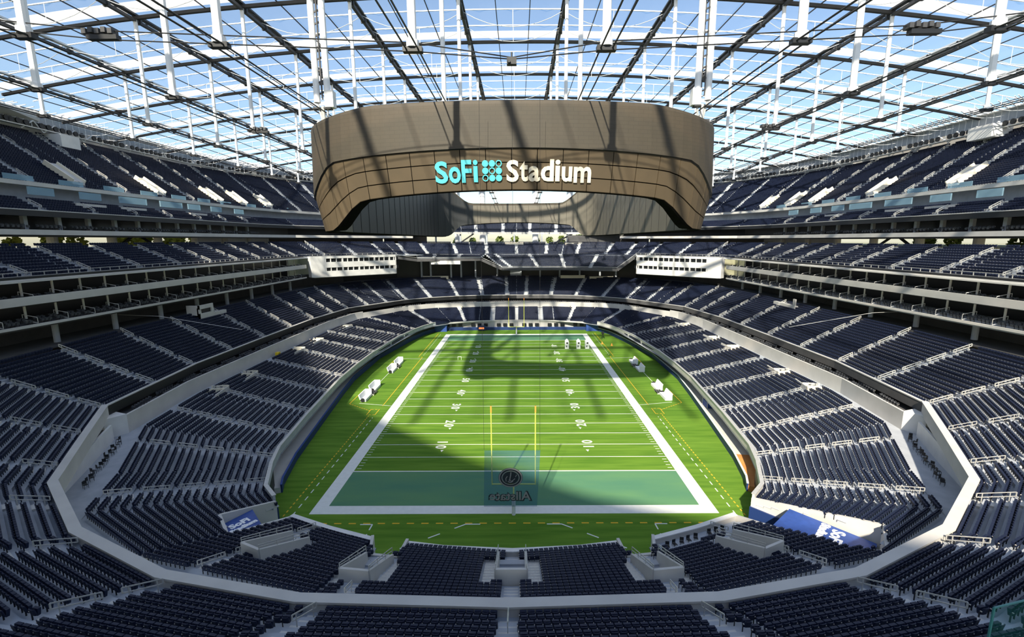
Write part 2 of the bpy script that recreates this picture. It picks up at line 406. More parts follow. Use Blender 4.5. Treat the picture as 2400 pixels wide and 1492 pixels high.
for s in (-1, 1):
    sd_ = 'left' if s < 0 else 'right'
    dashes('dashed_line', (s*28.2, -4), (s*28.2, 30.5), .9, .9, .14, WPAINT, 'white dashed line outside the %s sideline' % sd_)
    dashes('dashed_line', (s*29.3, -5), (s*29.3, 31.5), .45, .45, .16, YLINE, 'orange dashed line outside the %s sideline' % sd_)
    dashes('dashed_line', (s*28.2, 80), (s*28.2, 112), .9, .9, .12, WPAINT, 'white dashed line at the %s far corner' % sd_)
    dashes('dashed_line', (s*29.3, 79), (s*29.3, 113), 3, .2, .14, YLINE, 'orange line at the %s far corner' % sd_)
    for (a, b) in (((28.2,32),(29.9,32)),((29.9,32),(29.9,35)),((29.9,35),(28.2,35)),((28.2,35),(28.2,32)),((29.9,34.2),(35.6,38.3)),((35.6,38.3),(35.6,46)),((35.6,68),(35.6,78)),((28.1,37),(28.1,78)),((28.1,78),(29.5,78))):
        dashes('orange_box_line', (s*a[0], a[1]), (s*b[0], b[1]), 40 if a[0] == b[0] else .5, .3, .13, YLINE, 'orange bench area line by the %s sideline' % sd_)
    dashes('bench_area_line', (s*24.5, 36.6), (s*33.6, 38.6), 30, 1, .12, WPAINT, 'white bench area line, %s side' % sd_)
    dashes('bench_area_line', (s*33.6, 46), (s*33.6, 74), 30, 1, .10, WPAINT, 'white line behind the %s benches' % sd_)
    dashes('bench_area_line', (s*24.5, 75.5), (s*34.5, 76.5), 30, 1, .10, WPAINT, 'white far bench area line, %s side' % sd_)
    dashes('coach_box_line', (s*18.9, -4.0), (s*17.4, -4.0), 3, 1, .16, WPAINT, 'white corner mark behind the near end zone, %s' % sd_)
    dashes('coach_box_line', (s*17.4, -4.0), (s*17.6, -9), 1.1, .8, .16, WPAINT, 'white dashed line behind the near end zone, %s' % sd_)
    dashes('coach_box_line', (s*4.1, -4.0), (s*5.9, -4.0), 3, 1, .16, WPAINT, 'short white mark behind the near goal, %s' % sd_)
    dashes('coach_box_line', (s*5.9, -4.0), (s*16, -10.5), 1.5, 1.9, .16, WPAINT, 'slanting white dashes behind the near goal, %s' % sd_)
dashes('dashed_line', (-24, -3.8), (24, -3.8), .9, .9, .2, YLINE, 'orange dashed line behind the near end zone')

# ================================================================== seating bowls
def vbox(cx, dy, ux, uy, hl, hw):       # plan rectangle centred on the aisle, along u
    c = (cx, CY-dy); w = (-uy, ux)
    return [(c[0]+ux*a+w[0]*b, c[1]+uy*a+w[1]*b) for a, b in ((-hl,-hw),(hl,-hw),(hl,hw),(-hl,hw))]
VOM = [vbox(0,73.3,0,-1,2.5,1.3), vbox(-12.9,73.4,.1,-1,2.4,1.3), vbox(12.9,73.4,-.1,-1,2.4,1.3), vbox(-22.6,70.4,-.42,-.9,2.6,1.2), vbox(22.6,70.4,.42,-.9,2.6,1.2)]
VSTAIR = [vbox(0,73.3,0,-1,2.9,2.7), vbox(-12.6,73.6,.1,-1,2.9,2.3), vbox(12.6,73.6,-.1,-1,2.9,2.3), vbox(-22.4,70.2,-.42,-.9,2.9,2.0), vbox(22.4,70.2,.42,-.9,2.9,2.0)]
TUNP = {1: [(28.7,59.4,3.8),(31.6,62.6,4.7),(36.5,69.2,6.8),(33.4,73.4,7.1),(30.7,72.8,6.6),(28.7,68.3,5.2),(25.2,62.4,3.5)], -1: [(28.5,59.8,3.8),(31.7,65.0,5.4),(28.7,68.4,5.4),(25.2,62.4,3.5)]}
TUN = [[(s*p[0],CY-p[1]) for p in TUNP[s]] for s in (-1, 1)]
NOTCH = [[(s*10.9,CY-66),(s*14.7,CY-66),(s*14.1,CY-69.3),(s*11.3,CY-69.9)] for s in (-1, 1)]
PATIO = [(14.2,CY-65.8),(25.2,CY-61.8),(26.5,CY-64.0),(15.6,CY-70.0)]
A_AISLES = [(0,CY-68.5),(-12.6,CY-67.2),(12.6,CY-67.2),(-21.6,CY-64.2),(21.6,CY-64.2)]
for s in (-1, 1):
    A_AISLES += [(s*32.1, CY-54.4), (s*35, CY-48.0), (s*36.3, CY-40), (s*37.8, CY-30), (s*39.2, CY-19), (s*39.7, CY-8), (s*39.7, CY+3.5), (s*39.5, CY+15), (s*38.2, CY+26), (s*36.6, CY+37), (s*35, CY+47.5)]
    A_AISLES += [(s*31, CY+58), (s*20, CY+64.7), (s*9.6, CY+67.5)]
A_AISLES.append((0, CY+68.5))
B_AISLES = [(0,CY-84.5)]
for s in (-1, 1):
    B_AISLES += [(s*12.2,CY-84.1),(s*23.5,CY-82),(s*33.5,CY-77.7),(s*41.5,CY-71.8),(s*47.5,CY-65.5),(s*52.8,CY-57),(s*58.6,CY-47.9)]
    B_AISLES += [(s*60.2,CY-36.5),(s*61.6,CY-25),(s*61.7,CY-12.8),(s*61.8,CY+.5),(s*61.7,CY+14),(s*61.3,CY+27),(s*60,CY+38)]
    B_AISLES += [(s*58.6,CY+47.9),(s*54,CY+55.4),(s*49,CY+63),(s*43.5,CY+70.5),(s*35,CY+76.9),(s*24.6,CY+81.8),(s*14.7,CY+83.9),(s*4,CY+84.4)]
D_AISLES = []
for s in (-1, 1):
    D_AISLES += [(s*76.5, CY+d) for d in (-50,-38,-27,-16,-5,6,17,28,39,49)]
    D_AISLES += [(s*70,CY+59),(s*61.5,CY+67),(s*53,CY+75),(s*45.5,CY+81.5),(s*37.8,CY+87),(s*26,CY+91),(s*13,CY+94)]
D_AISLES.append((0,CY+95))
G_AISLES = []
for s in (-1, 1):
    G_AISLES += [(s*96, CY+d) for d in (-38,-27,-16,-5,7,19,31)]+[(s*95.3,CY+43),(s*94.2,CY+55),(s*91.8,CY+67),(s*86.5,CY+79),(s*79.6,CY+91),(s*69.5,CY+102)]
allT = []
def put_tier(name, label, cat, res, extra=None):
    mb, st = res; e = empty(name, label=label, cat=cat)
    mb.build('step_rows', e)
    if st.f: o = st.build('aisle_steps', e); o['kind'] = 'stuff'
    return e
LOWER = put_tier('seating_terrace', 'grey stepped concrete terrace of the lowest seating bowl around the field', 'terrace',
    tier('lower', A_F, A_R, 2.95, 7.2, 19, A_AISLES, voids=VOM+TUN+NOTCH, noseat=VSTAIR+[PATIO], riser0=.03))
MID = put_tier('seating_terrace', 'grey stepped concrete terrace of the second seating bowl above the loge band', 'terrace',
    tier('middle', B_F, B_R, 10.7, 17.6, 17, B_AISLES, riser0=.4))
nD = len(D_F)
CLUB = put_tier('seating_terrace', 'stepped concrete terrace of the club level above the side suites', 'terrace',
    tier('club', D_F, D_R, 28.4, 33.4, 11, D_AISLES, segs=range(4, 24), riser0=.4, pitch=.55))
UPPER = put_tier('seating_terrace', 'steep stepped terrace of the top deck under the roof edge', 'terrace',
    tier('upper', G_F, G_R, 45.6, 60.2, 26, G_AISLES, segs=list(range(5, 13))+list(range(15, 23)), riser0=.4, pitch=.55, mtl=CONC))
# narrow balcony level (between the upper white band and the top deck), both sides
def sideloop(q):          # open polylines left and right, from the near to the far end
    L = [(-x, CY-d) for x, d in q[:0:-1] if d < 56]+[(-x, CY+d) for x, d in q]
    return L, [(-x, y) for x, y in L]
for s in (0, 1):
    F = sideloop(E_F)[s]; R = sideloop(H_F)[s]
    if s: F = F[::-1]; R = R[::-1]
    ais = [((-88.5 if s == 0 else 88.5), CY+d) for d in (-45,-33,-22,-11,0,11,22,33,44)]
    res = tier('balcony', F, R, 39.6, 42.0, 5, ais, segs=range(len(F)-1), riser0=.3, pitch=.55)
    put_tier('seating_terrace', 'narrow balcony terrace below the top deck, %s side of the bowl' % ('left' if s == 0 else 'right'), 'terrace', res)
# lower extension rows of the club level at the far end, and the far high stand
def quadtier(name, F, R, z0, z1, n, ais, label):
    res = tier(name, F, R, z0, z1, n, ais, segs=range(len(F)-1), riser0=.3, pitch=.55)
    return put_tier('seating_terrace', label, 'terrace', res)
quadtier('club', [(-42,CY+85.0),(-15.5,CY+90.5)], [(-42.5,CY+84.2+.9),(-13.5,CY+93.7)], 26.9, 28.4, 3, [(-35,CY+86.4),(-25,CY+88.6)], 'short extra terrace rows at the left of the far club level')
quadtier('club', [(-6,CY+86.0),(21,CY+86.0),(41,CY+77)], [(-14,CY+94),(20,CY+93),(49,CY+79.2)], 22.9, 28.4, 10, [(-2.5,CY+86),(9.5,CY+86),(20.5,CY+86),(31,CY+81.8)], 'lower block of stepped rows at the middle of the far club level')
quadtier('high', [(-47,CY+101),(-26,CY+108),(0,CY+110),(26,CY+108),(47,CY+101)], [(-52,CY+116),(-28,CY+126),(0,CY+129),(28,CY+126),(52,CY+116)], 37.9, 49.4, 20, [(-31.5,CY+106.5),(-19,CY+108.7),(-6.4,CY+109.6),(6.2,CY+109.6),(18.7,CY+108.7),(31,CY+106.6)], 'high stepped stand at the far end behind the video board')

# ------------------------------------------------------------------ walls, parapets and bands of the bowl (setting)
def ringwall(name, label, pts, z0, z1, th, m, kind='structure', cap=None):
    b = MB(); wallstrip(b, pts, z0, z1, th, m)
    if cap: wallstrip(b, off(pts, -cap[0]), z1, z1+cap[1], th+2*cap[0], cap[2])
    o = b.build(name); tag(o, label, kind=kind); return o
# lower front wall: near end
ring = A_F
def apart(i0, i1): return seg(A_F, i0, i1)
wn_ = [(0,68.5),(11,67.5)]
ringwall('wall_near', 'pale concrete front wall of the near end stand, middle part', [(10.9,CY-67.2),(7,CY-67.9),(0,CY-68.4),(-7,CY-67.9),(-10.9,CY-67.2)], 0, 3.55, .3, CONCW, cap=(.12,.12,WHITE))
for s in (-1, 1):
    nm = 'left' if s < 0 else 'right'
    ringwall('wall_near', 'pale concrete front wall of the near end stand, %s part' % nm, [(s*14.7,CY-66.6),(s*20,CY-64.7),(s*25.2,CY-62.4)], 0, 3.6, .3, CONCW, cap=(.12,.12,WHITE))
    b = MB()
    for a, c in (((10.9,67.2),(11.2,69.9)),((14.7,66.6),(14.1,69.5)),((11.2,69.9),(14.1,69.5))):
        b.bar((s*a[0],CY-a[1],2.0),(s*c[0],CY-c[1],2.0),.3,4.0,CONCW)
    tag(b.build('wall_near'), 'concrete walls of the entry notch in the near stand, %s' % nm, kind='structure')
    # tunnel walls, rising with the terrace
    b = MB()
    P = TUNP[s]+([] if s > 0 else [])
    if s < 0: b.hexa([(-28.7-.15,CY-68.4,0),(-28.7+.15,CY-68.4,0),(-32.2+.15,CY-74.5,0),(-32.2-.15,CY-74.5,0),(-28.7-.15,CY-68.4,5.4),(-28.7+.15,CY-68.4,5.4),(-32.2+.15,CY-74.5,7.5),(-32.2-.15,CY-74.5,7.5)], CONCW)
    for (x0,d0,z0),(x1,d1,z1) in zip(P, P[1:]):
        q0 = Vector((s*x0,CY-d0,0)); q1 = Vector((s*x1,CY-d1,0)); u = (q1-q0).normalized(); w = Vector((-u.y,u.x,0))*.15
        b.hexa([q0-w,q0+w,q1+w,q1-w]+[v+Vector((0,0,z)) for v, z in ((q0-w,z0),(q0+w,z0),(q1+w,z1),(q1-w,z1))], CONCW)
    b.bar((s*28.6,CY-59.4,1.35),(s*31.5,CY-62.7 if s > 0 else CY-64.6,1.35),.5,2.7,NAVY); 
    tag(b.build('wall_near'), 'sloping concrete side walls of the field tunnel, near %s corner' % nm, kind='structure')
    e = empty('tunnel_cover', (0,0,0), label='royal blue banner cover with white lettering over the field tunnel at the near %s corner' % nm, cat='banner')
    b = MB(); q = [(30.9,63.2),(36.0,69.2),(33.2,72.9),(30.7,72.2),(28.7,68.3),(27.5,66.1)] if s > 0 else [(-29.8,62.3),(-31.4,65.0),(-28.6,68.0),(-27.1,65.2)]
    b.slab([(x, CY-d) for x, d in q], 4.55 if s > 0 else 4.1, 4.7 if s > 0 else 4.25, BLUE); b.build('cover_sheet', e)
    r = -2.35 if s > 0 else atan2(-.55, .83)+pi/2
    c0_ = (32.3, CY-67.7) if s > 0 else (-29.3, CY-65.2); sz = .8 if s > 0 else .62
    for k, tx in enumerate(('SoFi', 'Stadium')):
        me = textmesh(tx, (1.9 if k == 0 else 1.35)*sz, .01, .06, m=LWHITE); o_ = (.75, -.75)[k]*sz
        inst(me, 'lettering', e, (c0_[0]-sin(r)*o_, c0_[1]+cos(r)*o_, 4.73 if s > 0 else 4.28), (0,0,r))
    # front rim of the lower bowl along the sides and corner
    F1 = [(s*x, CY-d) for x, d in ((28.7,59.4),(31.0,57),(33.5,51),(35.0,46),(36.8,33),(39.1,12),(39.5,0))]+[(s*x, CY+d) for x, d in ((39.3,12),(37.6,33),(35.0,46),(33.5,51),(31,57),(30.2,58.2))]
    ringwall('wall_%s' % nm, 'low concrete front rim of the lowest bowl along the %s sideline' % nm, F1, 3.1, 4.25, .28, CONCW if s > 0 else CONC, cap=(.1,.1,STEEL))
    b = MB(); wallstrip(b, F1[:3], 0, 3.0, .3, BLACK); tag(b.build('wall_%s' % nm), 'dark wall under the lowest bowl at the near %s corner' % nm, kind='structure')
    # blue padded wall round the turf, and the suites behind it
    g = [(s*x, CY-d) for x, d in GW_NEAR[::-1]]+[(s*x, CY+d) for x, d in GW_FAR[1:5]]
    ringwall('wall_%s' % nm, 'navy padded wall with a white top rail along the %s edge of the turf' % nm, g, 0, 1.15, .22, NAVY, cap=(.03,.08,LWHITE if s > 0 else BLUE))
    b = MB(); o1 = off(g, .2); o2 = off(g, 6.5)
    for k in range(len(g)-1):
        m_ = TERRA if (s > 0 and k < 2) else CONCW
        b.hexa([(*o1[k],0),(*o1[k+1],0),(*o2[k+1],0),(*o2[k],0),(*o1[k],.8),(*o1[k+1],.8),(*o2[k+1],.8),(*o2[k],.8)], m_)
    tag(b.build('floor'), 'pale patio floor behind the padded wall, %s side' % nm, kind='structure')
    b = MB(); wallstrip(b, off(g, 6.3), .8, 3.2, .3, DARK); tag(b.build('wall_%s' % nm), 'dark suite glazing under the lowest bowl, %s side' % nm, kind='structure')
    # loge band: the pale band behind the lowest bowl, the dark suites above it and their back wall
    q = [(s*56.2, CY-47.2), (s*58.6, CY-31), (s*58.7, CY), (s*58.5, CY+31), (s*56.2, CY+46.5), (s*54.4, CY+50)]
    ringwall('trim_2' if s < 0 else 'trim_3', 'long pale concrete band behind the lowest bowl, %s side' % nm, q, 7.0, 9.75, .35, CONCW)
    b = MB(); p1 = off(q, .3); p2 = off(q, 9)
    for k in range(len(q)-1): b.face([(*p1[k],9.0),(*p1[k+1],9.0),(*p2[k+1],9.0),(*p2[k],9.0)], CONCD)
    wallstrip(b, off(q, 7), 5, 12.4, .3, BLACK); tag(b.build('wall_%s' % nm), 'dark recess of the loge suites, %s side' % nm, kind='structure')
    b = MB(); x = s
    b.slab([(x*56.2,CY-47.2),(x*61.5,CY-45.2),(x*63,CY-49),(x*57.5,CY-49.5)][::(1 if s < 0 else -1)], 6.8, 9.9, WHITE)
    tag(b.build('trim_4'), 'white angled block closing the loge band, near %s corner' % nm, kind='structure')
    q = [(s*56.4, CY-49.5), (s*52.6, CY-57.2), (s*49.6, CY-63.6), (s*46.4, CY-69.0)]
    ringwall('wall_near', 'white panel wall beside the walkway at the near %s corner' % nm, q, 6.6, 9.2, .3, WHITE)
    b = MB(); p1 = off(q, .3); p2 = off(q, 9)
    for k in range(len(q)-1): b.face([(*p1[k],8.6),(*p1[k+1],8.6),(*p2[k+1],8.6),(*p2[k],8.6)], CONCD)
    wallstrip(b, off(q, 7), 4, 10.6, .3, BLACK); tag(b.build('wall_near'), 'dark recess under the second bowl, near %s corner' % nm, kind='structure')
# walkway behind the lowest bowl
b = MB(); r0 = A_R; nn = len(r0)
o5 = [(x*1.13, CY+(y-CY)*1.10) for x, y in r0]
for i in range(nn):
    j = (i+1) % nn; b.face([(*r0[i],7.02),(*r0[j],7.02),(*o5[j],7.02),(*o5[i],7.02)], CONC)
tag(b.build('floor'), 'grey walkway behind the lowest bowl', kind='structure')
# parapet of the second bowl
nearP = [(x, y) for x, y in seg(B_F, 0, 6)][::-1]+[(-x, y) for x, y in seg(B_F, 1, 6)]
nearP = [(-58.6,CY-48),(-51.5,CY-59),(-44.8,CY-69.2),(-35.3,CY-76.8),(-24.5,CY-81.8),(-13.8,CY-84),(0,CY-84.5),(13.8,CY-84),(24.5,CY-81.8),(35.3,CY-76.8),(44.8,CY-69.2),(51.5,CY-59),(58.6,CY-48)]
b = MB(); wallstrip(b, off(nearP, -.45), 9.6, 11.45, .45, CONCW)
wallstrip(b, off(nearP, -.62), 11.45, 11.6, .8, CONCW)
tag(b.build('wall_near'), 'thick pale concrete parapet curving round the near end of the second bowl', kind='structure')
for s in (-1, 1):
    nm = 'left' if s < 0 else 'right'
    p = [(s*58.6,CY-48),(s*61.6,CY-25),(s*61.8,CY),(s*61.6,CY+25),(s*58.6,CY+48),(s*51.5,CY+59),(s*44.8,CY+69.2),(s*35.3,CY+76.8),(s*24.5,CY+81.8),(s*13.8,CY+84),(0,CY+84.5)]
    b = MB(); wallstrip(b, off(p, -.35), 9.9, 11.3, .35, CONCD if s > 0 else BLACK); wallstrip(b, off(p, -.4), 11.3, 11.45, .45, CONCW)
    tag(b.build('wall_%s' % nm), 'dark fascia with a pale rail along the front of the second bowl, %s side' % nm, kind='structure')
# far end: band, recess, far turf wall and field suites
q = [(-54.4,CY+50),(-47.5,CY+60),(-42.5,CY+67.5),(-33,CY+73.5),(-15,CY+77.6),(0,CY+78.3),(15,CY+77.6),(33,CY+73.5),(42.5,CY+67.5),(47.5,CY+60),(54.4,CY+50)]
ringwall('wall_far', 'long cream concrete band behind the lowest bowl at the far end', q, 7.0, 9.3, .35, CONCW)
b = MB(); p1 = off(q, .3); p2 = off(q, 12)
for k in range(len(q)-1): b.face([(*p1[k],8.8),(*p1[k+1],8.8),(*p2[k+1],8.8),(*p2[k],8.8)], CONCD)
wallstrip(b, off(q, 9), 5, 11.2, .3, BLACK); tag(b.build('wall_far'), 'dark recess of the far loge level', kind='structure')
q = [(-30,CY+63.6),(-14,CY+64.3),(0,CY+64.4),(14,CY+64.3),(30,CY+63.6)]
ringwall('wall_far', 'blue padded wall along the far edge of the turf', q, 0, 1.1, .22, NAVY, cap=(.03,.08,BLUE))
b = MB(); q3 = off(q, .6)
wallstrip(b, off(q, 2.6), 0, 3.1, .3, CONCW)
for k in range(22):
    x = -27+k*2.5
    if k % 4 == 3: continue
    b.box(x-.75, CY+66.2-abs(x)*.02, 1.2, x+.75, CY+66.9, 2.3, DARK)
tag(b.build('wall_far'), 'pale wall with dark windows below the far stand', kind='structure')
ringwall('wall_far', 'front rim of the far stand', [(-31,CY+60.2),(-25,CY+62.6),(-14.7,CY+66.2),(0,CY+67.6),(14.7,CY+66.2),(25,CY+62.6),(31,CY+60.2)], 3.0, 3.5, .3, CONCW)
for s in (-1, 1):
    b = MB(); b.box(s*29-2.3, CY+61.6, 0, s*29+2.3, CY+64.6, 2.6, BLUE)
    tag(b.build('wall_far'), 'royal blue padded corner wall at the far %s corner of the turf' % ('left' if s < 0 else 'right'), kind='structure')
# ================================================================== side suites in two storeys, with corner buildings
chairsS = []
def suites(s):
    nm = 'left' if s < 0 else 'right'
    X0 = 74.2; y0 = CY-56; y1 = CY+51.5
    for lv, (zf, zc) in enumerate(((21.35, 24.6), (24.9, 28.1))):
        e = empty('suite_balcony', label='%s storey of open suites with dark glazing along the %s side, under the club level' % (('lower', 'upper')[lv], nm), cat='balcony')
        t = lambda x, z: tz(s*x, z)
        b = MB()
        def sb(xa, xb, ya, yb, za, zb, m):
            xa, xb = s*xa, s*xb
            if xa > xb: xa, xb = xb, xa
            sh = tz(s*X0, 25)-25; b.box(xa, ya, za+sh, xb, yb, zb+sh, m)
        if lv == 0: sb(X0-.2, X0+.1, y0, y1, zf-.25, zf+.15, CONCW)
        else: sb(X0-.35, X0, y0, y1, zf-.35, zf+.9, CONCW)
        b.build('parapet', e); b = MB()
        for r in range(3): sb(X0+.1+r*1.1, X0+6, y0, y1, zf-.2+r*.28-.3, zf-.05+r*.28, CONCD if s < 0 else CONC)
        b.build('stepped_floor', e); b = MB()
        sb(X0+6, X0+6.3, y0, y1, zf-.5, zc+.4, DARK); b.build('glazing', e)
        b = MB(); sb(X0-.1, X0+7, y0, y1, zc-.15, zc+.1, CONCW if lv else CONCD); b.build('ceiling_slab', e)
        sh = tz(s*X0, 25)-25
        pm = MB(); pm.tube((0,0,0),(0,0,zc-zf-1.0),.17, WHITE, 6); pm = pm.build('post', link=False).data
        dm = MB(); dm.bar((0,0,.0),(0,0,.85),.06,.08,STEEL); dm.bar((s*-2.3,0,-.5),(s*-2.3,0,.35),.06,.08,STEEL); dm.bar((0,0,.85),(s*-2.3,0,.4),.06,.08,WHITE); dm.bar((s*-2.3,0,-.5),(0,0,.0),.06,.08,WHITE); dm = dm.build('divider_rail', link=False).data
        y = y0+2; k = 0
        while y < y1:
            inst(pm, 'post', e, (s*(X0+2.6), y, zf+.75+sh)); inst(dm, 'divider_rail', e, (s*(X0+2.5), y+(-.6), zf+.7+sh))
            bb = None
            for r in range(2):
                for q in range(6):
                    if q != 3: chairsS.append((s*(X0+.75+r*1.15), y+.7+q*.62, zf-.05+r*.28+sh, (-pi/2 if s < 0 else pi/2)+pi))
            y += 4.9; k += 1
    b = MB(); X0 = 76.0; sh = tz(s*X0, 28)-28
    xa, xb = sorted((s*(X0-1.4), s*(X0+.2))); b.box(xa, y0, 28.2+sh, xb, y1, 28.42+sh, CONCW); b.box(xa+.4, y0, 28.42+sh, xb, y1, 28.75+sh, BLACK)
    tag(b.build('trim_5' if s < 0 else 'trim_6'), 'black fascia above the %s suites' % nm, kind='structure')
    # white railing at the front of the club level
    e = tag(MBrail([(s*76.4, y0), (s*76.4, y1-2), (s*75.9, CY+52), (s*71.7, CY+57), (s*49, CY+78.8)], 28.6, .75, 2.0).build('front_railing'), 'long white railing along the front of the club level, %s side' % nm, 'railing')
def MBrail(pts, z, h, step):
    b = MB()
    for a, c in zip(pts, pts[1:]):
        za, zc = tz(a[0], z), tz(c[0], z)
        for k in (.15, h): b.bar((*a, za+k), (*c, zc+k), .07, .09, STEEL)
        L = hypot(c[0]-a[0], c[1]-a[1]); n = max(1, int(L/step))
        for i in range(n+1):
            t = i/n; x = a[0]+(c[0]-a[0])*t; y = a[1]+(c[1]-a[1])*t; zz = za+(zc-za)*t
            b.bar((x, y, zz), (x, y, zz+h), .10, .10, STEEL)
    return b
suites(-1); suites(1)
def corner_building(s):
    nm = 'left' if s < 0 else 'right'
    e = empty('corner_building', label='white two-storey block of suites with dark windows at the far %s corner' % nm, cat='building')
    A_ = (70.4, CY+53.5); B_ = (48.2, CY+74.6); L = hypot(B_[0]-A_[0], B_[1]-A_[1]); u = ((B_[0]-A_[0])/L, (B_[1]-A_[1])/L); w = (-u[1], u[0])
    if w[0]*A_[0]+w[1]*(A_[1]-CY) < 0: w = (-w[0], -w[1])
    P = lambda a, o: (s*(A_[0]+u[0]*a+w[0]*o), A_[1]+u[1]*a+w[1]*o)
    b = MB()
    def pb(a0, a1, o0, o1, z0, z1, m, bb=None):
        bb = bb or b; q = [P(a0,o0), P(a1,o0), P(a1,o1), P(a0,o1)]
        bb.hexa([(x, y, tz(x, z0)) for x, y in q]+[(x, y, tz(x, z1)) for x, y in q], m)
    for z0, z1 in ((21.2,23.3),(24.5,26.5),(27.8,28.6)): pb(-1.5, L, 0, .6, z0, z1, WHITE)
    pb(0, L, 2.5, 3, 21, 28.6, BLACK); pb(-1.5, L, .6, 5, 21.0, 21.3, WHITE); pb(-1.5, L, .6, 5, 28.3, 28.5, BLACK); pb(L-.3, L, 0, 5, 21.2, 28.4, WHITE)
    pb(-2.6, 2.2, -.02, 3, 21.2, 28.5, WHITE); b.build('walls', e)
    for lv, (z0, z1) in enumerate(((23.3,24.5),(26.5,27.8))):
        a = 2.3; k = 0
        while a < L-.6:
            b2 = MB(); pb(a, a+(.5 if k % 3 == 0 else .22), .05, .5, z0, z1, WHITE, b2); b2.build('mullion', e)
            b3 = MB(); pb(a+(.5 if k % 3 == 0 else .22), a+2.1, .45, .5, z0, z1, DARK, b3); b3.build('window', e)
            a += 2.1; k += 1
corner_building(-1); corner_building(1)
# far end club front: fascia, the dark concourse under it, bright sign box
b = MB()
wallstrip(b, [(-49,CY+79),(-42,CY+85),(-15.5,CY+90.4),(-6,CY+85.8),(21,CY+85.8),(41,CY+77),(49,CY+79)], 26.2, 26.9, .5, BLACK)
b = MB()
F_ = [(-49,CY+79,28.2),(-42,CY+85,26.8),(-15.5,CY+90.4,26.8),(-6,CY+85.9,22.8),(21,CY+85.9,22.8),(41,CY+76.9,22.8),(49,CY+79,28.2)]
for a, c in zip(F_, F_[1:]):
    b.bar((a[0],a[1]-.2,a[2]-.55),(c[0],c[1]-.2,c[2]-.55),.4,1.1,CONCD); b.bar((a[0],a[1]-.3,a[2]+.5),(c[0],c[1]-.3,c[2]+.5),.2,.15,STEEL)
tag(b.build('wall_far'), 'sloping dark fascia of the far club level', kind='structure')
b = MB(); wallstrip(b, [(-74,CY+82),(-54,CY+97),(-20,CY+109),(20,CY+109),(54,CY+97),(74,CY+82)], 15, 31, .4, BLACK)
for x in (-43,-39,-30,-25.5,-19,-9,2,11,20,29,38,45): b.box(x-.35, CY+106-abs(x)*.2, 17, x+.35, CY+106.7-abs(x)*.2, 28.5, CONC)
b.box(-3,CY+106,17.5,2,CY+106.5,22.6,CONC)
tag(b.build('wall_far'), 'dark concourse wall with grey columns under the far club level', kind='structure')
e = empty('hanging_sign', label='white hanging sign box under the far club level, left of the goal post', cat='sign')
b = MB(); b.box(-36.5,CY+86.5,24.4,-24,CY+86.9,25.9,WHITE); b.build('sign_box', e)
# concourse behind the second bowl on the sides: dark back wall and columns
for s in (-1, 1):
    nm = 'left' if s < 0 else 'right'
    b = MB(); wallstrip(b, [(s*83,CY-60),(s*83,CY+50),(s*80,CY+62),(s*72,CY+80)], 14, 21.5, .4, CONCD); wallstrip(b, [(s*75,CY-60),(s*75.2,CY+40),(s*73.6,CY+54),(s*67,CY+72),(s*58.5,CY+86),(s*47,CY+95.6),(s*17,CY+105.2),(0,CY+105.6)], 17.2, 17.5, 8, CONCD)
    tag(b.build('wall_%s' % nm), 'dim concourse wall behind the second bowl, %s side' % nm, kind='structure')
    cm = MB(); cm.tube((0,0,0),(0,0,4.0),.45,CONC,10); cm = cm.build('concourse_column', link=False).data
    for k in range(9):
        y = CY-46+k*11.5
        o = inst(cm, 'concourse_column', None, (s*77.5, y, 17.5)); tag(o, 'round grey concourse column behind the second bowl on the %s, %s from the near end' % (nm, od(k)), 'column', 'concourse columns, %s side' % nm)
    lm = MB(); lm.box(-.6,-.3,0,.6,.3,.12,LWHITE); lm = lm.build('ceiling_lamp', link=False).data
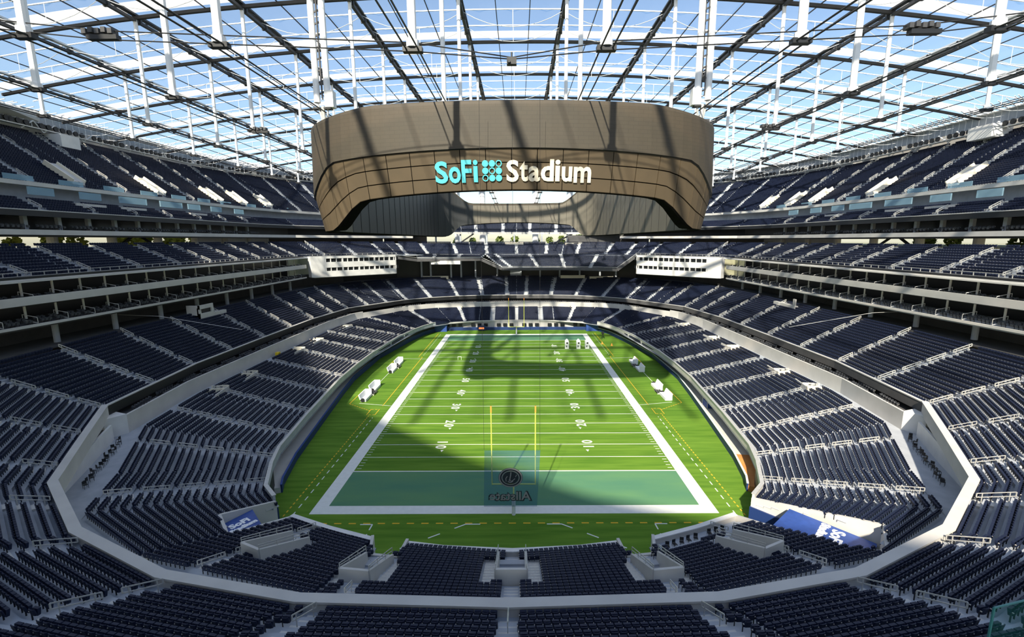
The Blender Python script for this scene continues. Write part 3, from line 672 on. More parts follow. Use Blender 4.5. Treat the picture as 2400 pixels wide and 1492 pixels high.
# bands of the upper levels
for s in (-1, 1):
    nm = 'left' if s < 0 else 'right'
    Fq = [(88,-55),(88,0),(88,50),(84,66),(60,92),(47,100)]
    p = [(s*x, CY+d) for x, d in Fq]
    b = MB(); wallstrip(b, off(p,-.5), 35.25, 36.2, .5, CONCW); tag(b.build('trim_7' if s < 0 else 'trim_8'), 'pale band above the club level, %s side' % nm, kind='structure')
    b = MB(); o1 = off(p, 0); o2 = off(p, 10)
    for k in range(len(p)-1):
        q = [o1[k], o1[k+1], o2[k+1], o2[k]]
        for z0, z1, m in ((34.9,35.25,BLACK),(36.0,36.2,CONCD),(38.7,38.9,BLACK)):
            b.hexa([(x, y, tz(x, z0)) for x, y in q]+[(x, y, tz(x, z1)) for x, y in q], m)
    wallstrip(b, off(p, 4.5), 36.2, 38.8, .3, DARK)
    wallstrip(b, off(p,-.35), 38.6, 39.65, .35, BLACK); wallstrip(b, off(p,-.4), 39.65, 39.8, .4, CONCW)
    tag(b.build('wall_%s' % nm), 'dark suite level between the pale bands, %s side' % nm, kind='structure')
    pm = MB(); pm.box(-.35,-.35,0,.35,.35,2.5,CONC); pm = pm.build('pier', link=False).data
    for k in range(17):
        y = CY-50+k*6.4; x = s*90.2
        if y > CY+50: break
        o = inst(pm, 'pier', None, (x, y, tz(x, 36.2))); tag(o, 'short grey pier between the high suites on the %s, %s from the near end' % (nm, od(k)), 'pier', 'piers of the high suites, %s side' % nm)
    for r in range(2):
        for k in range(120):
            y = CY-50+k*.85
            if k % 8 < 6: chairsS.append((s*(88.5+r*.9), y, tz(s*88, 36.2+r*.2), (-pi/2 if s < 0 else pi/2)+pi))
    # columns through the daylight gap above the club level
    cm = MB(); cm.tube((0,0,0),(0,0,2.2),.9,CONCW,12); cm = cm.build('gap_column', link=False).data
    for k in range(7):
        y = CY-32+k*13.5
        o = inst(cm, 'round_column', None, (s*91.5, y, tz(s*91, 33.2))); tag(o, 'thick pale round column in the daylight gap on the %s, %s from the near end' % (nm, od(k)), 'column', 'gap columns, %s side' % nm)
    b = MB()
    ya, yb = (CY+22, CY+62)
    b.bar((s*92, ya, tz(s*91,34.0)), (s*92, yb, tz(s*91,34.0)), .3, 3.0, WHITE if s < 0 else CONCW)
    b.bar((s*97, CY+60, 34), (s*60, CY+98, 34), .3, 3.4, CONCD)
    tag(b.build('wall_%s' % nm), 'pale solid wall panel closing part of the daylight gap, %s side' % nm, kind='structure')
    b = MB()
    for yy in (CY-34, CY+5):
        for dd in (-1, 1): b.bar((s*94, yy+dd*5.5, tz(s*91,32.8)), (s*94, yy+dd*1.0, tz(s*91,35.4)), .4, .5, BLACK)
    tag(b.build('cross_brace'), 'black diagonal steel braces across the daylight gap on the %s' % nm, 'brace')
    # the upper concourse glass wall, pale band and glass balustrade of the top deck
    Gq = [(96,-50),(96,0),(96,30),(95,52),(91,70),(83,88),(68,104),(45,112)]
    p = [(s*x, CY+d) for x, d in Gq]
    b = MB(); wallstrip(b, off(p,-.4), 44.9, 45.7, .5, CONCW); tag(b.build('trim_9' if s < 0 else 'trim_10'), 'pale rim of the top deck, %s side' % nm, kind='structure')
    b = MB(); wallstrip(b, off(p, 3.0), 41.2, 45.2, .3, CONC); wallstrip(b, off(p, -.2), 41.9, 42.1, 3.4, CONC)
    tag(b.build('wall_%s' % nm), 'grey concourse wall behind the balcony level, %s side' % nm, kind='structure')
    rr = random.Random(5)
    for k in range(9):
        y = CY-42+k*11+rr.uniform(-1,1); ln = rr.choice((3, 5, 7, 8))
        g = MB(); zz = tz(s*96, 43.0); g.box(min(s*93.6,s*93.9), y, zz, max(s*93.6,s*93.9), y+ln, zz+1.5, GLASS); g.build
        o = g.build('glass_screen'); tag(o, 'blue glass screen on the balcony concourse, %s side, %s from near end' % (nm, od(k)), 'glass screen')
    for k in (1, 3, 4, 6, 8):
        y = CY-46+k*11.2
        g = MB(); zz = tz(s*93, 41.0); g.box(min(s*91.2,s*93.4), y, zz-.3, max(s*91.2,s*93.4), y+7, zz+.9, CONCW)
        tag(g.build('viewing_platform'), 'pale wheelchair platform set in the balcony rows, %s side, %s' % (nm, od(k)), 'platform')
    rr = random.Random(3)
    for k in range(12):
        y = CY-32+k*10.6; 
        x = s*(95.8 if y < CY+48 else 93.4 if y < CY+64 else 90)
        g = MB(); zz = tz(x, 45.8); g.box(x-.06, y, zz, x+.06, y+5.5, zz+1.0, GLASS)
        tag(g.build('glass_balustrade'), 'blue glass balustrade under the top deck, %s side, %s from near end' % (nm, od(k)), 'balustrade')
    # cream vomitory ramps of the top deck
    for k, (yy) in enumerate((-27,-5,19,43,55,67)):
        i_, v_ = nearest(G_F, (s*96, CY+yy)); a = at(G_F, G_R, i_, v_, .04); c = at(G_F, G_R, i_, v_, .30)
        g = MB(); za, zc = tz(a[0], 46.6), tz(c[0], 50.6)
        d = Vector((c[0]-a[0], c[1]-a[1], 0)).normalized(); w = Vector((-d.y, d.x, 0))
        for oo in (-1.4, 1.4):
            g.bar((a[0]+w.x*oo, a[1]+w.y*oo, za+.4), (c[0]+w.x*oo, c[1]+w.y*oo, zc+.5), .25, 1.1, CREAM)
        g.hexa([(a[0]-w.x*1.4,a[1]-w.y*1.4,za-.2),(a[0]+w.x*1.4,a[1]+w.y*1.4,za-.2),(c[0]+w.x*1.4,c[1]+w.y*1.4,zc-.2),(c[0]-w.x*1.4,c[1]-w.y*1.4,zc-.2),(a[0]-w.x*1.4,a[1]-w.y*1.4,za+.5),(a[0]+w.x*1.4,a[1]+w.y*1.4,za+.5),(c[0]+w.x*1.4,c[1]+w.y*1.4,zc+.5),(c[0]-w.x*1.4,c[1]-w.y*1.4,zc+.5)], CONCW)
        tag(g.build('entry_ramp'), 'cream entry ramp in the top deck, %s side, %s from the near end' % (nm, od(k)), 'entry')
# far opening: pale ledge, structure columns outside
b = MB(); wallstrip(b, [(-47,CY+100.6),(-26,CY+107.6),(0,CY+109.6),(26,CY+107.6),(47,CY+100.6)], 37.2, 38.1, .4, CONCW)
tag(b.build('wall_far'), 'pale front ledge of the high far stand', kind='structure')
b = MB()
for x in (-38,-26.4,-14,-1,12,24): b.box(x-.35, CY+108.5, 30, x+.35, CY+109.2, 37.4, CONC)
b.bar((18,CY+108,33),(27,CY+109,37.5),.5,.6,BLACK); b.bar((-20,CY+108,37.5),(-27,CY+109,33),.5,.6,BLACK)
b.box(24,CY+107,31.5,62,CY+107.6,36.5,CONCD); b.box(-62,CY+107,31.5,-42,CY+107.6,36.5,DARK)
tag(b.build('wall_far'), 'columns and dark wall under the high far stand', kind='structure')
cm = MB(); cm.tube((0,0,0),(0,0,60),1.7,WSTEEL,14); cm = cm.build('outer_column', link=False).data
for k, x in enumerate((-33,-19,10.5,29.5)): tag(inst(cm, 'outer_column', None, (x, CY+150, 15)), 'tall pale round column beyond the far stand, %s from the left' % od(k), 'column', 'columns beyond the far stand')

# ================================================================== roof
def rz(x, y):
    d = abs(y-CY); return 74.9-.00083*x*x-(max(0, d-35)**2)*.0006
XS = [-117,-99,-81,-63,-45,-27,-9,9,27,45,63,81,99,117]
YS = [-64.8,-46.2,-27.6,-9,9.6,28.2,46.8,65.4,84,102.6,121.2,139.8,158.4,177,195.6]
SHELL = [(0,-94),(-15,-89),(-34,-78),(-53,-62),(-63,-51),(-76,-28),(-88,-3),(-100,24),(-112,50),(-120,78),(-122,120),(-116,160),(-100,185),(-60,204),(0,210),(60,204),(100,185),(116,160),(122,120),(122,60),(118,-5),(102,-55),(72,-88),(40,-103),(15,-99)]
ceiling = tag(bpy.data.objects.new('ceiling', None), 'vast clear film roof on a net of white and dark steel', kind='structure'); COL.objects.link(ceiling)
def inside(x, y): return pip((x, y), SHELL)
npanel = 0
for i in range(len(XS)-1):
    for j in range(len(YS)-1):
        x0, x1, y0, y1 = XS[i], XS[i+1], YS[j], YS[j+1]
        if not inside((x0+x1)/2, (y0+y1)/2): continue
        for k in range(3):
            xa = x0+(x1-x0)*k/3+.12; xb = x0+(x1-x0)*(k+1)/3-.12; npanel += 1
            b = MB(); ys = [y0+.4+(y1-y0-3.9)*q/4 for q in range(5)]; xm = (xa+xb)/2
            for q in range(4):
                for (u0, u1) in ((xa, xm), (xm, xb)):
                    f = lambda x, y: rz(x, y)+.35-(.5 if abs(x-xm) < .1 and y0+1 < y < y1-1 else 0)
                    b.face([(u0,ys[q],f(u0,ys[q])),(u1,ys[q],f(u1,ys[q])),(u1,ys[q+1],f(u1,ys[q+1])),(u0,ys[q+1],f(u0,ys[q+1]))], FILM)
            b.build('film_panel', ceiling, smooth=True)
for j, y in enumerate(YS[3:], 3):
    b = MB(); c = MB(); w = MB()
    prev = None
    for q in range(40):
        xa = -119+q*5.95; xb = xa+5.95
        if not (inside(xa, y) and inside(xb, y)): continue
        b.bar((xa,y,rz(xa,y)-.4),(xb,y,rz(xb,y)-.4),.5,.5,DBEAM)
        c.bar((xa,y-1.9,rz(xa,y)+.25),(xb,y-1.9,rz(xb,y)+.25),3.0,.1,FRIT)
        c.bar((xa,y+6.2,rz(xa,y+6)+.1),(xb,y+6.2,rz(xb,y+6)+.1),.16,.16,WSTEEL)
        c.bar((xa,y+12.4,rz(xa,y+12)+.1),(xb,y+12.4,rz(xb,y+12)+.1),.16,.16,WSTEEL)
    o = b.build('cross_beam', ceiling); c.build('white_clamp_strip', ceiling)
    # sagging tie arcs under each bay with short hangers
    for yy in (y+6.2, y+12.4):
        for i in range(len(XS)-1):
            x0, x1 = XS[i], XS[i+1]
            if not (inside(x0, yy) and inside(x1, yy)): continue
            P = []
            for q in range(9):
                t = q/8; x = x0+(x1-x0)*t; P.append((x, yy, rz(x, yy)-.2-2.6*4*t*(1-t)))
            w.path(P, .055, WSTEEL, 4); w.tube(P[4], (P[4][0], yy, rz(P[4][0], yy)), .05, WSTEEL, 4)
    w.build('tie_arcs', ceiling)['kind'] = 'stuff'
for x in XS[1:-1]:
    b = MB()
    for q in range(44):
        ya = -64+q*6.2; yb = ya+6.2
        if not (inside(x, ya) and inside(x, yb)): continue
        b.bar((x,ya,rz(x,ya)-.75),(x,yb,rz(x,yb)-.75),.55,.45,DSTEEL)
        b.bar((x,ya,rz(x,ya)+.1),(x,yb,rz(x,yb)+.1),.9,.3,DSTEEL if abs(x) < 80 else WSTEEL)
        b.bar((x-.3,ya,rz(x,ya)-.75),(x+.3,(ya+yb)/2,rz(x,ya)),.12,.12,DSTEEL)
        b.box(x-.45,ya-.2,rz(x,ya)-1.1,x+.45,ya+.2,rz(x,ya)+.1,DSTEEL)
    b.build('spine_beam', ceiling)
b = MB()
for i in range(len(XS)-1):
    for k in (1, 2):
        x = XS[i]+(XS[i+1]-XS[i])*k/3
        for q in range(44):
            ya = -64+q*6.2; yb = ya+6.2
            if inside(x, ya) and inside(x, yb): b.bar((x,ya,rz(x,ya)-.1),(x,yb,rz(x,yb)-.1),.14,.16,DSTEEL)
o = b.build('purlin_cables', ceiling); o['kind'] = 'stuff'
# opaque roof shell around the clear net, near-left edge shaped to cast shade
b = MB()
for k in range(len(SHELL)):
    a = SHELL[k]; c = SHELL[(k+1) % len(SHELL)]
    if a[1] > 180 or c[1] > 180: continue
    o_ = lambda p: (p[0]*1.55, CY+(p[1]-CY)*1.5)
    a2, c2 = o_(a), o_(c)
    b.hexa([(*a,rz(*a)-.4),(*c,rz(*c)-.4),(*c2,44),(*a2,44),(*a,rz(*a)+.6),(*c,rz(*c)+.6),(*c2,45),(*a2,45)][::1], CONCW)
tag(b.build('ceiling'), 'solid pale roof shell outside the clear net, near left edge shaped to shade the stands', kind='structure')
# edge girder below the clear roof: perforated fascia, round openings, lattice
def edge_girder(s):
    nm = 'left' if s < 0 else 'right'
    P = [(s*x, CY+d) for x, d in ((115.5,-20),(115.5,0),(115.5,30),(115,55),(110.5,78),(101,100),(84,120),(55,133))]
    e = empty('edge_girder', label='grey perforated edge girder with a row of round openings above the top deck, %s side' % nm, cat='girder')
    b = MB(); wallstrip(b, P, 62.2, 64.6, .4, CONC); wallstrip(b, off(P,-1.0), 64.6, 64.9, 2.2, STEEL); wallstrip(b, off(P,-.6), 60.7, 60.95, 1.2, STEEL)
    b.build('fascia', e)
    dm = MB(); dm.tube((0,0,0),(s*-.35,0,0),.62,BLACK,12); dm = dm.build('round_opening', link=False).data
    lat = MB(); n = 0
    for a, c in zip(P, P[1:]):
        L = hypot(c[0]-a[0], c[1]-a[1]); q = 0
        ang = atan2(c[1]-a[1], c[0]-a[0])
        while q < L:
            t = q/L; x = a[0]+(c[0]-a[0])*t; y = a[1]+(c[1]-a[1])*t
            if n % 8 != 7 and n < 110: inst(dm, 'round_opening', e, (x*.997, y, tz(x, 61.6)), (0,0,ang-pi/2 if s < 0 else ang-pi/2), None)
            lat.tube((x,y,tz(x,60.8)), (x,y,tz(x,64.8)), .10, WSTEEL, 4)
            lat.tube((x,y,tz(x,64.6)), (x-s*4,y+2,rz(x-s*4,y+2)), .12, WSTEEL, 5); lat.tube((x,y,tz(x,64.6)), (x-s*6,y-3,rz(x-s*6,y-3)), .10, WSTEEL, 5)
            q += 1.75; n += 1
        for k in range(int(L/5.2)):
            t = (k+.5)*5.2/L; x = a[0]+(c[0]-a[0])*t; y = a[1]+(c[1]-a[1])*t
            lat.tube((x,y,tz(x,60.2)), (x-s*.5,y+2.6,tz(x,62.4)), .14, WSTEEL, 5); lat.tube((x-s*.5,y+2.6,tz(x,62.4)), (x,y+5.2,tz(x,60.2)), .14, WSTEEL, 5)
    lat.build('lattice', e)['kind'] = 'stuff'
    b = MB(); Q = off(P, 3); wallstrip(b, Q, 58.5, 63, .3, CONCW)
    tag(b.build('wall_%s' % nm), 'pale back wall behind the top deck, %s side' % nm, kind='structure')
    for (y0_, y1_) in ((CY+(9 if s < 0 else 4), CY+(14 if s < 0 else 10)),):
        g = MB(); x = s*112.6; g.box(min(x,x+s*5), y0_, 58, max(x,x+s*5), y1_, 61.0, WHITE)
        tag(g.build('control_booth'), 'small white booth at the top of the %s top deck' % nm, 'booth')
edge_girder(-1); edge_girder(1)

# lower cable net, posts hanging from the roof, light clusters
LZ = {9: 52.2, 27: 52.7, 45: 53.6, 63: 54.7, 81: 56.2}
k = 0; RX_ = sorted(LZ)
for x in [-81,-63,-45,-27,-9,9,27,45,63,81]:
    zz = LZ[abs(x)]; sdn = 'left' if x < 0 else 'right'; n = 0
    for y in YS[3:-2]:
        if not inside(x, y) or (abs(x) == 27 and y == 9.6): continue
        if abs(x) > 70 and y > 160: continue
        r = .40 if (y < 0 or abs(x) > 40) and y < 20 else .30
        dz_ = max(0, abs(y-CY)-70)*.03
        b = MB(); b.tube((0,0,0),(0,0,rz(x,y)-.6-zz+dz_), r, WSTEEL, 10)
        e = empty('hanging_post', (x, y, zz-dz_), label='white hanging roof post, %s cable line %s of middle, %s from the near end' % (od(RX_.index(abs(x))), sdn, od(n)), cat='post')
        b.build('post', e)
        b = MB(); b.tube((0,0,-.1),(0,0,.5), r*1.5, WSTEEL, 10); b.box(-.9,-.35,-.5,.9,.35,-.05,BLACK); b.build('cable_clamp', e); n += 1
    b = MB()
    ys = [-40]+[y for y in YS[3:-2] if inside(x, y)]
    for ya, yb in zip(ys, ys[1:]):
        za = zz-max(0, abs(ya-CY)-70)*.03-(3 if ya == -40 else 0)*0; zb = zz-max(0, abs(yb-CY)-70)*.03
        for dx in (-.55, .55): b.tube((x+dx,ya,za-.3),(x+dx,yb,zb-.3),.085,CABLE,6)
    tag(b.build('cable_pair'), 'pair of black cables running lengthwise, %s line %s of the middle' % (od(RX_.index(abs(x))), sdn), 'cable')
b = MB(); pts = [(-81,-9.5,57.5),(-60,-9.3,55.2),(-38,-9,53.0),(-9,-9,51.8),(0.2,-9.2,51.0),(9,-9,51.8),(38,-9,53.0),(60,-9.3,55.2),(81,-9.5,57.5)]
for dz_ in (0, .75): b.path([(x, y, z+dz_*(0.2 if abs(x) < 1 else 1)) for x, y, z in pts], .06, CABLE, 5)
tag(b.build('cross_cable'), 'thin pair of dark cables crossing the roof above the camera', 'cable')
def lights(x, y, z, lab, sc=1):
    e = empty('light_cluster', (x, y, z), label=lab, cat='light')
    b = MB()
    for k in range(5): b.box((-1.4+k*.6)*sc, -.4*sc, (.1+.1*(k%2))*sc, (-1.0+k*.6)*sc, .4*sc, (.55+.1*(k%2))*sc, DSTEEL)
    b.build('lamp_heads', e); b = MB(); b.box(-1.1*sc,-.3*sc,-.35*sc,1.7*sc,.3*sc,.05*sc,BLACK); b.build('ballast_box', e)
lights(-38,-9,53.3,'dark spotlight cluster on the crossing cable, left side of the roof'); lights(38,-9,53.3,'dark spotlight cluster on the crossing cable, right side of the roof')
lights(-44,28,53.2,'small spotlight cluster hanging left of the board'); lights(44,28,53.2,'small spotlight cluster hanging right of the board')
e = empty('cable_camera', (0.2,-9.2,50.6), label='small black camera hanging from the crossing cables above the board', cat='camera')
b = MB(); b.box(-.45,-.3,-.1,.45,.3,.5,BLACK); b.tube((0,0,.5),(0,0,1.0),.08,BLACK,6); b.build('camera_body', e); b = MB(); b.tube((-.25,-.3,.1),(-.25,-.5,.1),.15,BLACK,8); b.tube((0,0,-.1),(0,0,-14),.012,CABLE,4); b.build('camera_lens', e)
# ================================================================== hanging oval video board
def catmull(P, n=5):
    out = []
    for i in range(len(P)-1):
        p0 = P[max(0,i-1)]; p1 = P[i]; p2 = P[i+1]; p3 = P[min(len(P)-1,i+2)]
        for k in range(n):
            t = k/n; out.append(tuple(.5*((2*p1[a])+(-p0[a]+p2[a])*t+(2*p0[a]-5*p1[a]+4*p2[a]-p3[a])*t*t+(-p0[a]+3*p1[a]-3*p2[a]+p3[a])*t**3) for a in (0,1)))
    out.append(P[-1]); return out
QB = catmull([(0,54.2),(6,54.0),(12,53.3),(18,52.0),(22.5,50.0),(25.6,47.2),(27.7,43.6),(28.6,39),(29.0,30),(29.0,15),(29.0,0)], 5)
half = [(-x, CY-d) for x, d in QB]+[(-x, CY+d) for x, d in QB[::-1][1:]]     # near middle, left, far middle
RB = half+[(-x, y) for x, y in half[::-1][1:-1]]
def resample(P, step):
    out = []; n = len(P); 
    L = [0]
    for i in range(n): a = P[i]; c = P[(i+1) % n]; L.append(L[-1]+hypot(c[0]-a[0], c[1]-a[1]))
    N = round(L[-1]/step); i = 0
    for k in range(N):
        s = L[-1]*k/N
        while L[i+1] < s: i += 1
        t = (s-L[i])/(L[i+1]-L[i]); a = P[i]; c = P[(i+1) % n]; out.append((a[0]+(c[0]-a[0])*t, a[1]+(c[1]-a[1])*t))
    return out
RB = resample(RB, 1.52)
if len(RB) % 2: RB = resample(RB, 1.52*len(RB)/(len(RB)+1))
ss = lambda t: max(0, min(1, t))**2*(3-2*max(0, min(1, t)))
def zbot(x, y):
    u = abs(x); d = abs(y-CY)
    if d < 40: return 35.7
    if u < 18.5: return 40.35-.9*(u/18.5)**2
    return 39.45-3.75*ss((u-18.5)/6.6)
def ztop(x, y):
    u = abs(x)
    if y < CY: return 49.85-.75*ss((u-16)/10)*ss((20-y)/6)
    return 50.8 if y < CY+30 else 46.3+4.5*ss((u-15.5)/9)
def zmid(x, y):
    u = abs(x)
    if abs(y-CY) < 38: return 40.4
    return min(45.0-.55*(min(u,22)/18)**2-4.0*ss((u-22)/6.4), ztop(x, y)-.4)
board = empty('video_board', (0,0,0), label='huge taupe oval video board hanging over the field with teal and cream lettering', cat='video board')
NB = len(RB)
def nrm(i):
    a = RB[i-1]; c = RB[(i+1) % NB]; dx, dy = c[0]-a[0], c[1]-a[1]; L = hypot(dx, dy); nx, ny = -dy/L, dx/L
    if nx*RB[i][0]+ny*(RB[i][1]-CY) < 0: nx, ny = -nx, -ny
    return nx, ny
NR = [nrm(i) for i in range(NB)]
def bp(i, o, z): i %= NB; return (RB[i][0]+NR[i][0]*o, RB[i][1]+NR[i][1]*o, z)
def strip(name, f0, f1, m, parent, smooth=True, sel=None):
    b = MB(); idx = b.mi(m)
    for i in range(NB):
        if sel and not sel(i): continue
        b.face([f0(i), f0(i+1), f1(i+1), f1(i)], m)
    return b.build(name, parent)
Z = lambda f, i: f(*RB[i % NB])
# upper cladding: three courses with a rounded cap
for k in range(4):
    t0, t1 = k/4, (k+1)/4
    strip('upper_cladding', lambda i: bp(i, .35-.25*t0, Z(zmid,i)+(Z(ztop,i)-Z(zmid,i))*t0), lambda i: bp(i, .35-.25*t1, Z(zmid,i)+(Z(ztop,i)-Z(zmid,i))*t1-(.0)), BRD1, board)
b = MB()
for i in range(NB):
    for (o0, z0, o1, z1) in ((.1,0,0,.35),(0,.35,-.6,.6),(-.6,.6,-2.2,.6),(-2.2,.6,-2.6,.2),(-2.6,.2,-2.6,-.2)):
        b.face([bp(i,o0,Z(ztop,i)+z0), bp(i+1,o0,Z(ztop,i+1)+z0), bp(i+1,o1,Z(ztop,i+1)+z1), bp(i,o1,Z(ztop,i)+z1)], BRD1)
b.build('rounded_cap', board)
strip('shadow_gap', lambda i: bp(i, .06, Z(zmid,i)-.12), lambda i: bp(i, .35, Z(zmid,i)+.02), BLACK, board)
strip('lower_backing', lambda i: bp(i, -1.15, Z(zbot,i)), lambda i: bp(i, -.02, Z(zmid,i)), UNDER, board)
# lower face of separate panels, three courses high, two ring steps wide
for i in range(0, NB, 2):
    rows = 3
    for r in range(rows):
        t0 = r/rows+(.012); t1 = (r+1)/rows-.012
        P = []
        for o in (-.04, .10):
            for (ii, e_) in ((i, .03), (i+1, 0), (i+2, -.03)):
                a = RB[ii % NB]; c = RB[(ii+(1 if e_ >= 0 else -1)) % NB]; ee = abs(e_)
                x = a[0]+(c[0]-a[0])*ee; y = a[1]+(c[1]-a[1])*ee; nx, ny = NR[ii % NB]
                zb, zm = zbot(x, y), zmid(x, y)
                for t in (t0, t1): P.append((x+nx*(o-.95+.97*t), y+ny*(o-.95+.97*t), zb+(zm-zb)*t))
        b = MB(); b.v = P; k = b.mi(BRD2)
        fs = [(6,7,9,8),(8,9,11,10),(0,6,8,2),(2,8,10,4),(1,3,9,7),(3,5,11,9),(0,1,7,6),(4,10,11,5)]
        b.f = fs; b.m = [k]*len(fs)
        b.build('board_panel', board)
b = MB()
for i in range(NB):
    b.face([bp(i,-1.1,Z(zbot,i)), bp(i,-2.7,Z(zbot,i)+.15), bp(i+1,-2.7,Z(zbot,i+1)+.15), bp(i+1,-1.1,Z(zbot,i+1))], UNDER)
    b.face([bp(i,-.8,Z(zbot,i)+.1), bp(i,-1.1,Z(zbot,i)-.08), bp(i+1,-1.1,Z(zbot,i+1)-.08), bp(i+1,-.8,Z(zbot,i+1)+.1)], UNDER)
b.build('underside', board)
innertop = lambda i: Z(ztop,i)-.1
strip('inner_face', lambda i: bp(i, -2.7, Z(zbot,i)+.15), lambda i: bp(i, -2.6, innertop(i)), BRDG, board, sel=lambda i: not (RB[i][0] < -10 and RB[i][1] > 20 and RB[i][1] < CY+52.5))
strip('inner_face', lambda i: bp(i, -2.7, Z(zbot,i)+.15), lambda i: bp(i, -2.6, innertop(i)), BRD3, board, sel=lambda i: (RB[i][0] < -10 and RB[i][1] > 20 and RB[i][1] < CY+52.5))['label'] = 'inside of the left long side, shade put into its dark charcoal colour'
b = MB()
for i in range(0, NB, 3): b.bar(bp(i,-2.72,Z(zbot,i)+.2), bp(i,-2.64,innertop(i)-.1), .07, .05, BLACK)
b.build('inner_seams', board)['kind'] = 'stuff'
# lettering bent along the near face
def near_face(xs, z):
    """point on the near face at horizontal position xs, with its outward normal"""
    best = min(range(NB), key=lambda i: abs(RB[i][0]-xs)+(1000 if RB[i][1] > CY else 0))
    j = (best+1) % NB if (RB[(best+1) % NB][0]-xs)*(RB[best][0]-xs) <= 0 else (best-1) % NB
    a, c = RB[best], RB[j]; t = (xs-a[0])/(c[0]-a[0]) if abs(c[0]-a[0]) > 1e-6 else 0
    y = a[1]+(c[1]-a[1])*t; nx, ny = NR[best]
    k = (z-zbot(xs, y))/(zmid(xs, y)-zbot(xs, y)); o = -.85+.97*k
    return Vector((xs+nx*o, y+ny*o, z)), Vector((nx, ny, 0))
def on_board(me, name, x0, x1, z0, z1, m):
    co = [v.co.copy() for v in me.vertices]; ax = min(c.x for c in co); bx = max(c.x for c in co); ay = min(c.y for c in co); by = max(c.y for c in co)
    for v, c in zip(me.vertices, co):
        p, n = near_face(x0+(c.x-ax)/(bx-ax)*(x1-x0), z0+(c.y-ay)/(by-ay)*(z1-z0))
        v.co = p+n*(.14+c.z*1.0)
    me.materials.clear(); me.materials.append(m); me.update()
    o = bpy.data.objects.new(name, me); COL.objects.link(o); o.parent = board; return o
lets = [('S',-9.15,-7.6,41.15,43.62,TEAL),('o',-7.5,-6.05,41.15,43.0,TEAL),('F',-5.95,-4.75,41.2,43.72,TEAL),('i',-4.55,-4.0,41.25,43.72,TEAL),
        ('S',-.62,.85,41.25,43.68,CREAM),('t',.95,1.95,41.3,43.55,CREAM),('a',2.0,3.35,41.28,43.0,CREAM),('d',3.45,5.0,41.3,43.75,CREAM),('i',5.15,5.75,41.3,43.7,CREAM),('u',5.95,7.2,41.25,42.95,CREAM),('m',7.4,9.5,41.15,42.95,CREAM)]
for ch, x0, x1, z0, z1, m in lets:
    me = textmesh(ch, 2.6, .06, .07)
    on_board(me, 'letter', x0, x1, z0, z1, m)['label'] = '%s letter %s' % ('teal' if m is TEAL else 'cream', ch)
for r in range(3):
    for c in range(3):
        x = -3.12+c*.80; z = 43.3-r*.80; hollow = (r, c) in ((0,2),(1,1),(2,0)); b = MB(); n = 20; k = b.mi(TEAL)
        for q in range(n):
            t0, t1 = 2*pi*q/n, 2*pi*(q+1)/n; ri = .26 if hollow else 0.0
            P = []
            for rr, t in ((.37,t0),(.37,t1),(ri,t1),(ri,t0)):
                p, nn = near_face(x+rr*cos(t), z+rr*sin(t)); P.append(p+nn*.2)
            b.face(P if ri else P[:3], TEAL)
            Q = []
            for t in (t0, t1):
                p, nn = near_face(x+.37*cos(t), z+.37*sin(t)); Q += [p+nn*.2, p+nn*.06]
            b.face([Q[0], Q[1], Q[3], Q[2]], TEAL)
        o = b.build('logo_dot', board); o['label'] = 'teal open ring of the logo' if hollow else 'solid teal dot of the logo'
# masts that carry the board
def mast(s):
    nm = 'left' if s < 0 else 'right'
    x, y = s*26.8, 13.6
    e = empty('roof_mast', (x, y, 51.2), label='tall white twin-tube mast with ladder rungs rising from the %s corner of the board' % nm, cat='mast')
    for k, dx in enumerate((-.75, .75)):
        b = MB(); b.tube((dx,0,2.5),(dx,0,24),.44,WSTEEL,12); b.build('tube', e)
    b = MB()
    for k in range(14): b.bar((-.75,0,3.5+k*1.5),(.75,0,3.5+k*1.5+.6),.16,.2,DSTEEL); 
    b.bar((.1,-.35,3),(.1,-.35,24),.12,.12,DSTEEL); b.bar((-.1,.35,3),(-.1,.35,24),.12,.12,DSTEEL); b.build('ladder', e)
    b = MB(); b.box(.5 if s < 0 else -1.6,-.6,1.8,1.7 if s < 0 else -.4,.6,4.0,WHITE); b.build('equipment_box', e)
    b = MB()
    for dx in (-.75, .75): b.tube((dx,0,2.5),(s*-.2+dx*.3,0,-.6),.16,STEEL,6); b.box(dx-.5,-.5,1.6,dx+.5,.5,1.8,DSTEEL)
    b.tube((0,0,2),(0,0,-.8),.3,STEEL,8); b.box(-.8,-.5,-.9,1.0,.5,-.1,DSTEEL if s > 0 else CREAM); b.build('hinge', e)
mast(-1); mast(1)

# ================================================================== goals, net, benches and things on the turf
def goal(y, s, lab, full):
    e = empty('goal_post', (0, y, 0), label=lab, cat='goal post')
    Yy = s*2.0
    b = MB(); pts = [(0,Yy,0),(0,Yy,1.9),(0,Yy*.9,2.6),(0,Yy*.55,3.0),(0,0,3.05)]
    b.path(pts, .09, YEL, 10); b.build('gooseneck', e)
    b = MB(); b.tube((0,Yy,0),(0,Yy,1.95),.24,LWHITE,14); b.build('pad', e)
    b = MB(); b.tube((-2.82,0,3.05),(2.82,0,3.05),.08,YEL,10); b.build('crossbar', e)
    for x in (-2.82, 2.82):
        b = MB(); b.tube((x,0,2.97),(x,0,13.72),.07,YEL,10); u = b.build('upright', e)
        b = MB(); b.box(x-.09,-.09,12.9,x+.09,.09,13.73,ORG); b.build('ribbon', u)
goal(0, -1, 'yellow goal post at the near end line with a white padded base', True)
goal(120*YD, 1, 'yellow goal post at the far end line', False)
